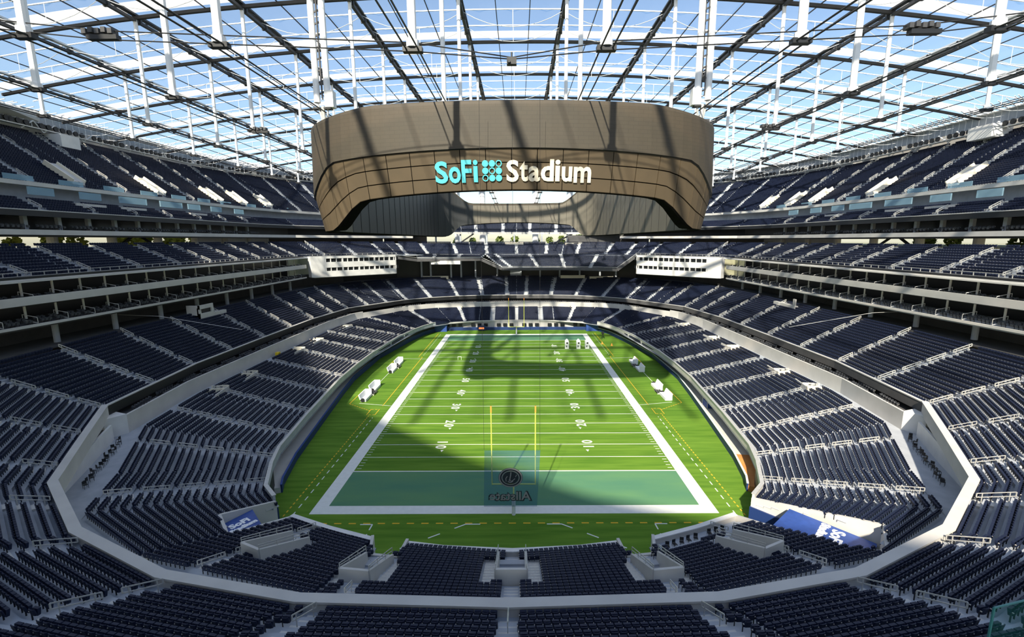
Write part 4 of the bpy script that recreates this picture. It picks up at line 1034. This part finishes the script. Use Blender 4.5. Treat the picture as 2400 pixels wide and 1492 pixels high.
# net hung behind the near goal, its print seen from behind
net = empty('kicking_net', (0,-2.4,0), label='blue-tinted net with reversed print hanging behind the near goal', cat='net')
b = MB(); b.face([(-3.75,0,1.35),(2.95,0,1.35),(3.35,0,8.9),(-3.55,0,8.9)], NETM); o = b.build('net_sheet', net)
b = MB()
for k in range(3): pass
INK = mat('dark_net_print', (.02, .03, .04), .8); GREYP = mat('grey_net_print', (.32, .32, .33), .8)
me = textmesh('Allstate', 1.75, .0, .09, m=INK); o = inst(me, 'print_shadow', net, (-.45,-.03,2.75), (pi/2,0,0), (-1.0,1,1))
me = textmesh('Allstate', 1.6, .0, .02, m=GREYP); o = inst(me, 'reversed_lettering', net, (-.45,-.06,2.78), (pi/2,0,0), (-1.05,1,1))
b = MB(); n = 28; c0 = (-.35, 5.3)
for (ro, ri, m, yy) in ((1.52,1.0,INK,-.03),(1.48,1.33,GREYP,-.06),(1.12,1.03,GREYP,-.06)):
    for q in range(n):
        t0, t1 = 2*pi*q/n, 2*pi*(q+1)/n
        b.face([(c0[0]+rr*cos(t), yy, c0[1]+rr*sin(t)*.86) for rr, t in ((ro,t0),(ro,t1),(ri,t1),(ri,t0))], m)
for q in range(n):
    t0, t1 = 2*pi*q/n, 2*pi*(q+1)/n; b.face([(c0[0]+.98*cos(t0),-.03,c0[1]+.84*sin(t0)),(c0[0]+.98*cos(t1),-.03,c0[1]+.84*sin(t1)),(c0[0],-.03,c0[1])], INK)
def stroke(pts, w):
    for a, c in zip(pts, pts[1:]):
        d = Vector((c[0]-a[0], c[1]-a[1])); d.normalize(); p = (-d.y*w/2, d.x*w/2)
        b.face([(c0[0]+a[0]+p[0],-.07,c0[1]+a[1]+p[1]),(c0[0]+c[0]+p[0],-.07,c0[1]+c[1]+p[1]),(c0[0]+c[0]-p[0],-.07,c0[1]+c[1]-p[1]),(c0[0]+a[0]-p[0],-.07,c0[1]+a[1]-p[1])], GREYP)
stroke([(.05,.75),(0,.3),(-.08,-.1),(-.1,-.35)], .12); stroke([(-.55,-.5),(-.6,-.1),(-.4,.2)], .09); stroke([(.55,-.1),(.35,-.3),(.1,-.45)], .09)
stroke([(-.35,-.5),(0,-.62),(.3,-.45)], .12); stroke([(-.25,-.3),(.05,-.42)], .08); stroke([(.75,.4),(.6,.1)], .08)
b.build('hands_emblem', net)
b = MB()
for x in (-3.6, 3.3): b.tube((x,0,9.0),(x*.96,.1,50),.015,CABLE,4)
b.build('hoist_lines', net)
# benches
def bench(x, y, rz_, lab, grp=None):
    e = empty('team_bench', (x, y, 0), rz_, label=lab, cat='bench')
    b = MB(); b.box(-.55,-2.1,.12,.55,2.1,.55,LWHITE); b.build('seat_box', e)
    b = MB(); b.hexa([(-.75,-2.1,.5),(-.45,-2.1,.5),(-.45,2.1,.5),(-.75,2.1,.5),(-1.05,-2.1,1.5),(-.85,-2.1,1.5),(-.85,2.1,1.5),(-1.05,2.1,1.5)], LWHITE); b.build('backrest', e)
    b = MB(); b.box(-.9,2.1,.1,.5,2.2,1.6,LWHITE); b.build('end_panel', e)
    b = MB(); b.tube((-.1,-2.35,.45),(-.1,-2.1,.45),.42,BLACK,14); b.build('heater_fan', e)
    b = MB(); b.box(-.6,-2.1,0,.6,2.1,.12,STEEL); b.build('base', e)
for s in (-1, 1):
    nm = 'left' if s < 0 else 'right'
    for k, yy in enumerate((41.5, 48.2, 63.2, 70.2)):
        bench(s*33.0, yy, pi if s > 0 else 0, 'white team bench by the %s sideline, %s from the near end' % (nm, od(k)))
    for k, yy in enumerate((44.8, 66.7)):
        e = empty('low_bench', (s*32.6, yy, 0), label='low dark slatted bench between white team benches, %s sideline, %s pair' % (nm, ('near', 'far')[k]), cat='bench')
        for q in (-.5, 0, .5):
            b = MB(); b.box(q-.16,-1.3,.35,q+.16,1.3,.43,DSTEEL); b.build('slat', e)
        b = MB(); b.box(-.6,-1.2,0,.6,-1.05,.35,STEEL); b.box(-.6,1.05,0,.6,1.2,.35,STEEL); b.build('frame', e)
for k, x in enumerate((16.3, 20.0, 22.8)):
    e = empty('equipment_tent', (x, 88.5, 0), label='white equipment cabinet on the far right turf, %s of three from the left' % od(k), cat='cabinet')
    b = MB(); b.box(-.62,-.7,0,.62,.7,2.3,LWHITE); b.hexa([(-.62,-.7,2.3),(.62,-.7,2.3),(.62,.7,2.3),(-.62,.7,2.3),(-.2,-.5,3.0),(.2,-.5,3.0),(.2,.5,3.0),(-.2,.5,3.0)], LWHITE); b.build('body', e)
    b = MB(); b.box(-.25,-.74,1.6,.3,-.7,2.1,BLACK); b.box(-.28,-.74,.5,-.02,-.7,1.1,BLACK); b.build('hatch', e)
def cone(x, y, lab):
    e = empty('traffic_cone', (x, y, 0), label=lab, cat='cone')
    b = MB(); b.tube((0,0,.05),(0,0,.8),.28,ORG,10,r2=.05); b.build('cone_body', e); b = MB(); b.box(-.35,-.35,0,.35,.35,.05,ORG); b.build('foot', e)
cone(28.8, 94.5, 'small orange cone by the right far sideline, nearer the field'); cone(31.5, 92.0, 'small orange cone outside the dashed lines at the right far corner')
e = empty('field_camera', (30.5, 103, 0), label='black camera on a tripod on the turf at the far right corner', cat='camera')
for q in range(3):
    b = MB(); b.tube((0,0,1.7),(.7*cos(q*2.1),.7*sin(q*2.1),0),.06,BLACK,6); b.build('leg', e)
b = MB(); b.box(-.35,-.7,1.7,.35,.7,2.4,BLACK); b.build('camera_body', e)
e = empty('pink_bag', (26.1, -6.2, 0), label='pink bag lying on the turf by the right near corner wall', cat='bag')
b = MB(); b.hexa([(-.7,-.5,0),(.7,-.5,0),(.8,.5,0),(-.6,.5,0),(-.5,-.3,.8),(.45,-.35,.9),(.5,.3,.75),(-.45,.35,.85)], PINK); b.build('bag_body', e); b = MB(); b.path([(-.3,0,.8),(0,0,1.05),(.3,0,.8)], .05, PINK, 5); b.build('handle', e)
e = empty('mini_goal', (-16.5, 74.5, 0), label='tiny white frame standing on the left half of the turf', cat='frame')
b = MB(); b.bar((-.5,0,1),(.5,0,1),.06,.06,LWHITE); b.bar((-.5,0,0),(-.5,0,1),.06,.06,LWHITE); b.bar((.5,0,0),(.5,0,1),.06,.06,LWHITE); b.build('frame_bars', e)

# patio tables and stools behind the padded walls
tb = MB(); tb.tube((0,0,.0),(0,0,.95),.06,STEEL,6); tb_l = tb.build('leg', link=False).data
tb = MB(); tb.tube((0,0,.95),(0,0,1.0),.42,LWHITE,12); tb_t = tb.build('table_top', link=False).data
tb = MB(); tb.tube((0,0,0),(0,0,.65),.04,BLACK,5); tb.tube((0,0,.65),(0,0,.72),.2,BLACK,8); st_s = tb.build('stool_body', link=False).data
rr = random.Random(11)
def interp(P, t):
    n = len(P)-1; i = min(n-1, int(t*n)); f = t*n-i; return (P[i][0]+(P[i+1][0]-P[i][0])*f, P[i][1]+(P[i+1][1]-P[i][1])*f)
for s in (-1, 1):
    nm = 'left' if s < 0 else 'right'
    P = [(s*(x+1.9), CY-d) for x, d in ((34.8,49),(36.5,40),(38.2,31),(40,20),(41,10),(41.3,0),(41.2,-12),(41,-24))]
    for k in range(18):
        x, y = interp(P, k/17.2)
        e = empty('patio_table', (x, y, .8), label='small round patio table behind the padded wall, %s side, %s from the near end' % (nm, od(k)), cat='table')
        inst(tb_l, 'leg', e); inst(tb_t, 'table_top', e)
        for q in range(2):
            a = rr.uniform(0, 6.28)
            o = inst(st_s, 'bar_stool', None, (x+.75*cos(a+q*2.5), y+.75*sin(a+q*2.5), .8)); tag(o, '%s black bar stool at the %s patio table from near, %s side' % (('nearer', 'farther')[q], od(k), nm), 'stool', 'patio bar stools')

# ================================================================== vomitories of the near stand
def vom(cx, dy, ux, uy, hl, hw, lab):
    e = empty('entry_well', label=lab, cat='entry')
    c = Vector((cx, CY-dy, 0)); u = Vector((ux, uy, 0)).normalized(); w = Vector((-u.y, u.x, 0))   # u points away from the field
    zf = 4.7; zr = 6.4
    P = lambda a, b_, z: c+u*a+w*b_+Vector((0,0,z))
    for sd_ in (-1, 1):
        b = MB(); q = [P(-hl,sd_*hw-.12,2), P(-hl,sd_*hw+.12,2), P(hl,sd_*hw+.12,2), P(hl,sd_*hw-.12,2), P(-hl,sd_*hw-.12,zf+.5), P(-hl,sd_*hw+.12,zf+.5), P(hl,sd_*hw+.12,zr+.9), P(hl,sd_*hw-.12,zr+.9)]
        b.hexa(q, CONCW); b.build('side_wall', e)
        b = MB()
        for hh in (.35, .7): b.bar(P(-hl,sd_*hw,zf+.5+hh), P(hl,sd_*hw,zr+.9+hh*.6), .06, .06, STEEL)
        for t in (0, .33, .66, 1): b.bar(P(-hl+2*hl*t,sd_*hw,zf+.5+(zr-zf+.4)*t), P(-hl+2*hl*t,sd_*hw,zf+1.2+(zr-zf+.15)*t), .05, .05, STEEL)
        b.build('guard_rail', e)
    b = MB(); b.hexa([P(hl-.12,-hw,2), P(hl+.12,-hw,2), P(hl+.12,hw,2), P(hl-.12,hw,2), P(hl-.12,-hw,zr+.9), P(hl+.12,-hw,zr+.9), P(hl+.12,hw,zr+.9), P(hl-.12,hw,zr+.9)], CONCW); b.build('end_wall', e)
    b = MB()
    for k in range(7):
        a0 = -hl+k*.62; z = 4.3-k*.22
        q = [P(a0,-hw,z-.3), P(a0+.62,-hw,z-.3), P(a0+.62,hw,z-.3), P(a0,hw,z-.3), P(a0,-hw,z), P(a0+.62,-hw,z), P(a0+.62,hw,z), P(a0,hw,z)]
        b.hexa(q, CONC if k < 3 else CREAM)
    b.build('steps_down', e)
vom(0,73.3,0,-1,2.5,1.3,'walled entry well with steps in the middle of the near stand')
for s in (-1, 1):
    nm = 'left' if s < 0 else 'right'
    vom(s*12.9,73.4,s*.12,-1,2.4,1.3,'walled entry well beside the notch, first %s of the middle of the near stand' % nm)
    vom(s*22.6,70.4,s*.42,-.9,2.6,1.2,'slanting entry well, second %s of the middle of the near stand' % nm)
# stairs beside the wells: tread blocks
b = MB()
for (cx, dy, ux, uy, hl, hw, ow) in ((0,73.3,0,-1,2.9,1.45,2.55),(-12.7,73.6,-.12,-1,2.9,1.45,2.3),(12.7,73.6,.12,-1,2.9,1.45,2.3),(-22.5,70.3,-.42,-.9,2.9,1.35,2.0),(22.5,70.3,.42,-.9,2.9,1.35,2.0)):
    c = Vector((cx, CY-dy, 0)); u = Vector((ux, uy, 0)).normalized(); w = Vector((-u.y, u.x, 0))
    for sd_ in (-1, 1):
        for k in range(18):
            a = -hl+k*.32; p = c+u*a+w*sd_*(hw+ow)/2
            # terrace height at this spot
            i, v = nearest(A_F, (p.x, p.y)); pf = at(A_F, A_R, i, v, 0); pr_ = at(A_F, A_R, i, v, 1)
            t = hypot(p.x-pf[0], p.y-pf[1])/hypot(pr_[0]-pf[0], pr_[1]-pf[1]); z = 2.97+4.2*t
            q = [c+u*a+w*sd_*hw, c+u*(a+.32)+w*sd_*hw, c+u*(a+.32)+w*sd_*ow, c+u*a+w*sd_*ow]
            b.hexa([v_+Vector((0,0,z-.3)) for v_ in q]+[v_+Vector((0,0,z+.06)) for v_ in q], CONCW if k % 2 else STEEL)
b.build('entry_stairs', LOWER)['kind'] = 'stuff'

# ================================================================== seats
def seat_parts(full=True, mtl=SEAT):
    back = MB()
    # a curved back: three facets, leaning outward (local +y is away from the field)
    zs = [.40, .62, .84]; 
    prof = [(-.225,-.03),(-.13,.025),(.13,.025),(.225,-.03)]
    def ring_(z, k, lean): return [(x*k, y*.8+.16+lean, z) for x, y in prof]
    R0 = [ring_(.40,.96,0), ring_(.66,1.0,.04), ring_(.83,.86,.08)]
    for a, c in zip(R0, R0[1:]):
        for i in range(3): back.face([a[i], a[i+1], c[i+1], c[i]], mtl); back.face([(a[i][0],a[i][1]+.05,a[i][2]), (c[i][0],c[i][1]+.05,c[i][2]), (c[i+1][0],c[i+1][1]+.05,c[i+1][2]), (a[i+1][0],a[i+1][1]+.05,a[i+1][2])], mtl)
        for i in (0, 3): back.face([a[i], c[i], (c[i][0],c[i][1]+.05,c[i][2]), (a[i][0],a[i][1]+.05,a[i][2])], mtl)
    t = R0[-1]
    for i in range(3): back.face([t[i], t[i+1], (t[i+1][0],t[i+1][1]+.05,t[i+1][2]), (t[i][0],t[i][1]+.05,t[i][2])], mtl)
    pan = MB(); pan.hexa([(-.22,.0,.36),(.22,.0,.36),(.22,.15,.36),(-.22,.15,.36),(-.21,-.07,.74),(.21,-.07,.74),(.21,.10,.76),(-.21,.10,.76)], mtl)
    arm = MB(); arm.box(.228,.0,.56,.272,.22,.60,mtl); arm.box(.235,.10,.0,.265,.17,.56,BLACK); arm.box(.22,.16,.60,.28,.24,.64,DOT)
    return back, pan, arm
bk, pn, am = seat_parts()
bk = bk.build('backrest', link=False).data; pn = pn.build('seat_pan', link=False).data; am = am.build('armrest', link=False).data
def px_size(x, y, z):
    d = Vector((x, y, z))-Vector((.697,-55.1472,34.4248)); w = d.dot(_z)
    if w < 1: return None
    u = 1210.7+1070.7*d.dot(_a)/w; v = 746-1070.7*d.dot(_b)/w
    if not (-5 < u < 2405 and -5 < v < 1500): return None
    return w, u, v
S1 = []
for s_ in SEATPTS:
    r = px_size(*s_[:3])
    if s_[4] != 'middle' or r is None or r[2] < 1425: continue
    S1.append((r[0], s_, r))
S1.sort(key=lambda a: a[0])
near = S1[:300]
nearset = {id(a[1]) for a in near}
secs = {}
au = sorted(nearest(B_F, a) for a in B_AISLES)
for w, s_, r in near: secs.setdefault((s_[6], sum(1 for a in (0,-12.2,12.2,-23.5,23.5,-33.5,33.5,-41.5,41.5) if False), round(s_[3], 2), 'l' if s_[0] < 0 else 'r'), []).append((s_, r))
# number the seats along each row outward from the middle stairs
rows_ = {}
for w, s_, r in near: rows_.setdefault((s_[6], s_[0] < 0), []).append(s_)
for (row, left), L in rows_.items():
    L.sort(key=lambda a: abs(a[0]))
    # blocks are divided by the stairs
    blk = 0; num = 0; prev = None
    for s_ in L:
        if prev is not None and hypot(s_[0]-prev[0], s_[1]-prev[1]) > .9: blk += 1; num = 0
        prev = s_
        e = empty('stadium_seat', (s_[0], s_[1], s_[2]), s_[3]+0*pi, label='black folding seat, %s row, %s block %s of middle stairs, %s seat outward' % (od(row), od(blk), 'left' if left else 'right', od(num)), cat='seat', group='folding seats behind the near parapet')
        inst(bk, 'backrest', e); inst(pn, 'seat_pan', e); inst(am, 'armrest', e); num += 1

def seat_cloud(name, pts, label, cat, group, mtl, simple=False):
    me = bpy.data.meshes.new(name); me.from_pydata([p[:3] for p in pts], [], [])
    at_ = me.attributes.new('rot', 'FLOAT_VECTOR', 'POINT'); vals = []
    for p in pts: vals += [0.0, 0.0, p[3]]
    at_.data.foreach_set('vector', vals)
    o = bpy.data.objects.new(name, me); COL.objects.link(o); tag(o, label, cat, group, 'stuff')
    b1, p1, a1 = seat_parts(mtl=mtl)
    m_ = MB(); 
    for q in (b1, p1, a1):
        base = len(m_.v); m_.v += q.v
        for f, k in zip(q.f, q.m): m_.f.append(tuple(base+i for i in f)); m_.m.append(m_.mi(q.mats[k]))
    proto = m_.build('seat_shape', link=False)
    ng = bpy.data.node_groups.new(name+'_nodes', 'GeometryNodeTree')
    ng.interface.new_socket('Geometry', in_out='INPUT', socket_type='NodeSocketGeometry'); ng.interface.new_socket('Geometry', in_out='OUTPUT', socket_type='NodeSocketGeometry')
    N = ng.nodes; Lk = ng.links; gi = N.new('NodeGroupInput'); go = N.new('NodeGroupOutput')
    oi = N.new('GeometryNodeObjectInfo'); oi.inputs['Object'].default_value = proto
    na = N.new('GeometryNodeInputNamedAttribute'); na.data_type = 'FLOAT_VECTOR'; na.inputs['Name'].default_value = 'rot'
    ip = N.new('GeometryNodeInstanceOnPoints'); er = N.new('FunctionNodeEulerToRotation')
    mp = N.new('GeometryNodeMeshToPoints'); Lk.new(gi.outputs[0], mp.inputs['Mesh']); Lk.new(mp.outputs[0], ip.inputs['Points']); Lk.new(oi.outputs['Geometry'], ip.inputs['Instance'])
    Lk.new(na.outputs[0], er.inputs[0]); Lk.new(er.outputs[0], ip.inputs['Rotation']); Lk.new(ip.outputs[0], go.inputs[0])
    md = o.modifiers.new('seats', 'NODES'); md.node_group = ng
    return o
rest = []
for s_ in SEATPTS:
    if id(s_) in nearset: continue
    d = Vector(s_[:3])-Vector((.697,-55.1472,34.4248)); w = d.dot(_z)
    if w < 2: continue
    u = 1210.7+1070.7*d.dot(_a)/w; v = 746-1070.7*d.dot(_b)/w
    if -120 < u < 2520 and v < 1600: rest.append(s_)
seat_cloud('stadium_seats', rest, 'tens of thousands of navy folding seats filling the terraces', 'seats', 'folding seats of the bowl', SEAT)
# suite chairs: dark and grey
cs = MB(); GCH = mat('grey_suite_chair', (.07, .075, .085), .6)
seat_cloud('suite_chairs', chairsS, 'dark chairs standing in rows in the side suites', 'chairs', 'suite chairs', GCH)
lc = []
for s in (-1, 1):
    q = [(s*56.8, CY-44), (s*59.6, CY-31), (s*59.8, CY), (s*59.5, CY+31), (s*57.2, CY+46.5)]
    for r in range(2):
        for a, c in zip(q, q[1:]):
            L = hypot(c[0]-a[0], c[1]-a[1]); n = int(L/.7); an = atan2(c[1]-a[1], c[0]-a[0])+(0 if s < 0 else pi)
            for k in range(n):
                if k % 9 > 6: continue
                t = (k+.5)/n; lc.append((a[0]+(c[0]-a[0])*t+s*r*1.2, a[1]+(c[1]-a[1])*t, 9.0, an))
q = [(-46.5,CY+61.5),(-41.5,CY+68.8),(-32.5,CY+74.8),(-15,CY+79),(0,CY+79.7),(15,CY+79),(32.5,CY+74.8),(41.5,CY+68.8),(46.5,CY+61.5)]
for a, c in zip(q, q[1:]):
    L = hypot(c[0]-a[0], c[1]-a[1]); n = int(L/.8); an = atan2(c[1]-a[1], c[0]-a[0])
    for k in range(n):
        if k % 7 < 5: t = (k+.5)/n; lc.append((a[0]+(c[0]-a[0])*t, a[1]+(c[1]-a[1])*t, 8.8, an))
seat_cloud('loge_chairs', lc, 'dark chairs in the loge recess behind the pale band', 'chairs', 'loge chairs', GCH)
# loose folding chairs on the patios
def chair(x, y, z, r, lab, grp):
    e = empty('patio_chair', (x, y, z), r, label=lab, cat='chair', group=grp)
    for nme, f in (('seat', ((-.2,-.2,.42,.2,.2,.46),)), ('backrest', ((-.2,.16,.5,.2,.2,.85),)), ('legs', ((-.2,-.2,0,-.17,-.17,.42),(.17,-.2,0,.2,-.17,.42),(-.2,.17,0,-.17,.2,.5),(.17,.17,0,.2,.2,.5)))):
        b = MB()
        for q in f: b.box(*q, BLACK)
        b.build(nme, e)
for k in range(8):
    t = k/7*.75; p = (15.8+7.9*t+(.9 if k > 4 else 0), CY-68.0+3.1*t+(.4 if k > 4 else 0))
    chair(p[0], p[1], 3.2, rr.uniform(-.3,.6), 'dark chair on the near right corner patio, %s from the left' % od(k), 'chairs on the right corner patio')
for s in (-1, 1):
    for k in range(16):
        t = k/15; x = 54.6-6.2*t+rr.uniform(-.3,.3); d = 50.5+12.0*t
        chair(s*x, CY-d, 7.05, rr.uniform(0, 6), 'dark chair on the walkway, near %s corner, %s from the far side' % ('left' if s < 0 else 'right', od(k)), 'walkway chairs, near %s corner' % ('left' if s < 0 else 'right'))

# ================================================================== rails beside the aisles
names_ = {'lower': 'lowest bowl', 'middle': 'second bowl', 'club': 'club level', 'upper': 'top deck', 'balcony': 'balcony level', 'high': 'high far stand'}
vis = []
for a, c, nme, ai, k, na in RAILS:
    r = px_size(*c)
    if r is None or r[0] > 175: continue
    vis.append((r[0], a, c, nme, ai, k, r[1]))
vis.sort(key=lambda q: q[0])
far_ = MB()
def railmesh(b, a, c, up=.92, r=.032):
    a = Vector(a); c = Vector(c); u = Vector((0,0,1))
    A1, C1 = a+u*up, c+u*up; A2, C2 = a+u*(up-.38), c+u*(up-.38)
    b.bar(A1, C1, r*2, r*2, STEEL); b.bar(A2, C2, r*2, r*2, STEEL); b.bar(A1, A2, r*2, r*2, STEEL); b.bar(C1, C2, r*2, r*2, STEEL)
    for t in (.15, .85): p = a.lerp(c, t); b.bar(p, p+u*up, r*1.6, r*1.6, STEEL)
for n, (w, a, c, nme, ai, k, u) in enumerate(vis):
    if n < 300:
        b = MB(); m0 = Vector(a); railmesh(b, Vector(a)-m0, Vector(c)-m0, r=.034 if w < 60 else .05)
        o = b.build('handrail', loc=m0); side = 'left' if m0.x < -1 else 'right' if m0.x > 1 else 'middle'
        tag(o, 'steel handrail, %s, %s aisle clockwise, %s up, %s side' % (names_[nme], od(ai), od(k), side), 'handrail', 'aisle handrails of the bowl')
    else: railmesh(far_, a, c, r=.06)
if far_.f: tag(far_.build('handrails'), 'the many small aisle handrails of the farther stands', 'handrails', 'aisle handrails of the bowl', 'stuff')

# press box and pale balconies set in the second bowl
for s, yy, nm in ((-1, CY-2, 'left'), (1, CY+12, 'right')):
    i, v = nearest(B_F, (s*61.8, yy)); p = at(B_F, B_R, i, v, .93)
    e = empty('camera_booth', (p[0], p[1], tz(p[0], 16.6)), label='pale concrete camera booth at the back of the second bowl, %s side' % nm, cat='booth')
    b = MB(); b.box(-1.2,-5,0,1.2,5,.9,CONCW); b.box(-1.2 if s > 0 else .9,-5,.9,-.9 if s > 0 else 1.2,-4.0,2.6,CONCW) 
    b.build('balcony_front', e)
    if s < 0:
        b = MB(); x = .9; b.box(-1.5,-5,0,1.4,-4.7,3.2,CONCW); b.box(1.1,-5,0,1.4,0,1.3,CONCW); b.box(1.1,-5,2.3,1.4,0,3.2,CONCW); b.box(1.1,-.7,1.3,1.4,0,2.3,CONCW); b.build('booth_walls', e)
        b = MB(); b.box(1.05,-4.7,1.3,1.1,-.7,2.3,DARK); b.build('booth_window', e)
def platform(x0, x1, y, z, lab, d=1.4):
    e = empty('viewing_platform', ((x0+x1)/2, y, z), label=lab, cat='platform'); w = (x1-x0)/2
    b = MB(); b.box(-w,-.1,-.5,w,.12,.85,CREAM); b.box(-w,-.1,-.5,-w+.2,d,.85,CREAM); b.box(w-.2,-.1,-.5,w,d,.85,CREAM); b.build('parapet', e)
    b = MB(); b.box(-w,.12,-.3,w,d,.05,CONC); b.build('deck', e)
for k, (x0, x1, y, z) in enumerate(((-44,-33,101.5,32.4),(-5.5,3.5,103.0,32.6),(22,33.5,101.2,32.4),(-43,-31,99.5,17.6),(20,31.5,99.8,17.6),(33,44,97.5,17.2),(-30,-22,75.5,6.9),(22,31,75.5,6.9))):
    platform(x0, x1, CY+y, z, 'cream viewing platform in the far stands, %s of the %s, %s' % (('left', 'middle')[0 if x0 < -20 else 1] if x0 < 10 else 'right', ('club level', 'second bowl', 'lowest bowl')[0 if k < 3 else 1 if k < 6 else 2], ('nearer the middle' if k in (4,) else 'outer one')))
for s in (-1, 1):
    nm = 'left' if s < 0 else 'right'
    for k, dd in enumerate((-30, -19, 3.5, 15, 37)):
        i, v = nearest(A_F, (s*39, CY+dd)); p = at(A_F, A_R, i, v, .93)
        e = empty('viewing_platform', (p[0], p[1], 6.9), atan2(p[1]-CY, p[0]*3) if s > 0 else pi-atan2(p[1]-CY, -p[0]*3), label='cream seating platform at the back of the lowest bowl, %s side, %s from near' % (nm, od(k)), cat='platform')
        b = MB(); b.box(-1.6,-1.1,-.6,1.4,-.9,.8,CREAM); b.box(-1.6,-1.1,-.6,-1.4,4.2,.6,CONCW); b.box(-1.6,.9,-.6,1.4,1.1,.8,CREAM); b.build('parapet', e)
        b = MB(); b.box(-1.5,-1,-.5,1.4,4.2,.1,CONC); b.build('deck', e)
# thin stay cables crossing in front of the second bowl
for s in (-1, 1):
    b = MB(); b.path([(s*95, 34, 21.0), (s*72, 36, 19.6), (s*58, 40, 16.0)], .05, STEEL, 4)
    tag(b.build('stay_cable'), 'thin pale cable slanting across the second bowl, %s side' % ('left' if s < 0 else 'right'), 'cable')
# glass guard in the near right corner
e = empty('glass_guard', (0,0,0), label='greenish glass guard panel at the lower right corner of the view', cat='glass panel')
GG = mat('green_glass_edge', (.05, .22, .22), .3); GPN = filmmat('green_tinted_pane', (.05, .28, .25), .9, .7)
b = MB(); 
i, v = nearest(B_F, (33.5, CY-77.7)); p = at(B_F, B_R, i, v, .42); q = at(B_F, B_R, i, v-.35, .42)
b.hexa([(20.9,-38,16.4),(24.5,-37.2,16.4),(24.5,-37.18,16.4),(20.9,-37.98,16.4),(20.9,-38,18.9),(24.5,-37.2,18.95),(24.5,-37.18,18.95),(20.9,-37.98,18.9)], GPN)
b.build('glass_pane', e)
b = MB(); b.bar((20.9,-38,16.4),(20.9,-38,18.9),.07,.07,GG); b.bar((20.9,-38,18.9),(24.5,-37.2,18.95),.07,.05,GG); b.build('glass_frame', e)
e = empty('yellow_cart', (-59.2+1.6, CY-2.5, 7.05), label='small yellow cart at the foot of the pale band behind the lowest bowl, left side', cat='cart')
b = MB(); b.box(-.4,-.5,.15,.4,.5,.95,mat('yellow_plastic', (.85,.6,.02), .5)); b.build('bin', e); b = MB(); b.tube((-.45,-.35,.12),(.45,-.35,.12),.12,BLACK,8); b.tube((-.45,.35,.12),(.45,.35,.12),.12,BLACK,8); b.build('wheels', e)
e = empty('blue_booth', (39.6, CY-21, .8), label='bright blue booth on the patio behind the right padded wall', cat='booth')
b = MB(); b.box(-.9,-1.2,0,.9,1.2,1.2,BLUE); b.build('counter', e); b = MB(); b.box(-1.0,-1.3,1.9,1.0,1.3,2.05,BLUE); b.build('canopy', e); b = MB()
for dx in (-.9,.9):
    for dy in (-1.2,1.2): b.box(dx-.05,dy-.05,0,dx+.05,dy+.05,1.9,STEEL)
b.build('frame', e)
e = empty('field_screen', (-13.5, CY+63.2, 0), label='small dark screen box with an orange glow by the far padded wall', cat='screen')
b = MB(); b.box(-1.5,-.3,.2,1.5,.4,1.9,NAVY); b.build('case', e); b = MB(); b.box(-1.0,-.34,.7,1.0,-.3,1.4,mat('orange_screen', (1,.3,.1), .5, emis=.8)); b.build('display', e)
b = MB(); b.box(-5.4,CY-68.9,2.2,5.2,CY-68.2,2.75,LWHITE); tag(b.build('front_ledge'), 'bright white ledge in front of the near stand wall, middle', 'ledge')
# trees beyond the daylight gap
rr = random.Random(21)
def tree(x, y, z, r, lab, fol=TREE):
    e = empty('tree', (x, y, z), label=lab, cat='tree')
    b = MB()
    for q in range(90):
        a = rr.uniform(0, 6.28); h = rr.uniform(-1, 1); rad = r*sqrt(1-h*h*.8)*rr.uniform(.4, 1)
        c = Vector((rad*cos(a), rad*sin(a), r*1.1+h*r)); d = Vector((rr.uniform(-1,1), rr.uniform(-1,1), rr.uniform(-1,1))).normalized()*r*.32; f = d.orthogonal().normalized()*r*.32
        b.face([c-d, c+f, c+d, c-f], fol); b.face([c-d*.7, c+d.cross(f).normalized()*r*.3, c+d*.7, c-d.cross(f).normalized()*r*.3], fol)
    b.build('crown', e)['kind'] = 'stuff'
    b = MB(); b.tube((0,0,-6),(0,0,r),.25*r/2,BARK,7,r2=.1*r/2); b.build('trunk', e)
hill = MB(); hill.box(-260,-150,-.1,-128,330,31.5,GROUND); hill.box(128,-150,-.1,260,330,31.5,GROUND); hill.box(-128,215,-.1,128,330,31.5,GROUND)
tag(hill.build('trim_11'), 'raised tan ground outside the bowl at concourse height', kind='structure')
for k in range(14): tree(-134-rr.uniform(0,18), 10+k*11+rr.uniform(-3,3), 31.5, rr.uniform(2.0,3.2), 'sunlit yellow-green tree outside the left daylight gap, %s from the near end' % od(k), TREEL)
for k in range(9): tree(134+rr.uniform(0,14), 25+k*11+rr.uniform(-3,3), 31.5, rr.uniform(2.2,3.2), 'dark green tree outside the right daylight gap, %s from the near end' % od(k))
for k in range(9): tree(-38+k*9.5+rr.uniform(-2,2), 219+rr.uniform(0,8), 31.5, rr.uniform(1.8,2.8), 'green tree beyond the far daylight gap, %s from the left' % od(k))
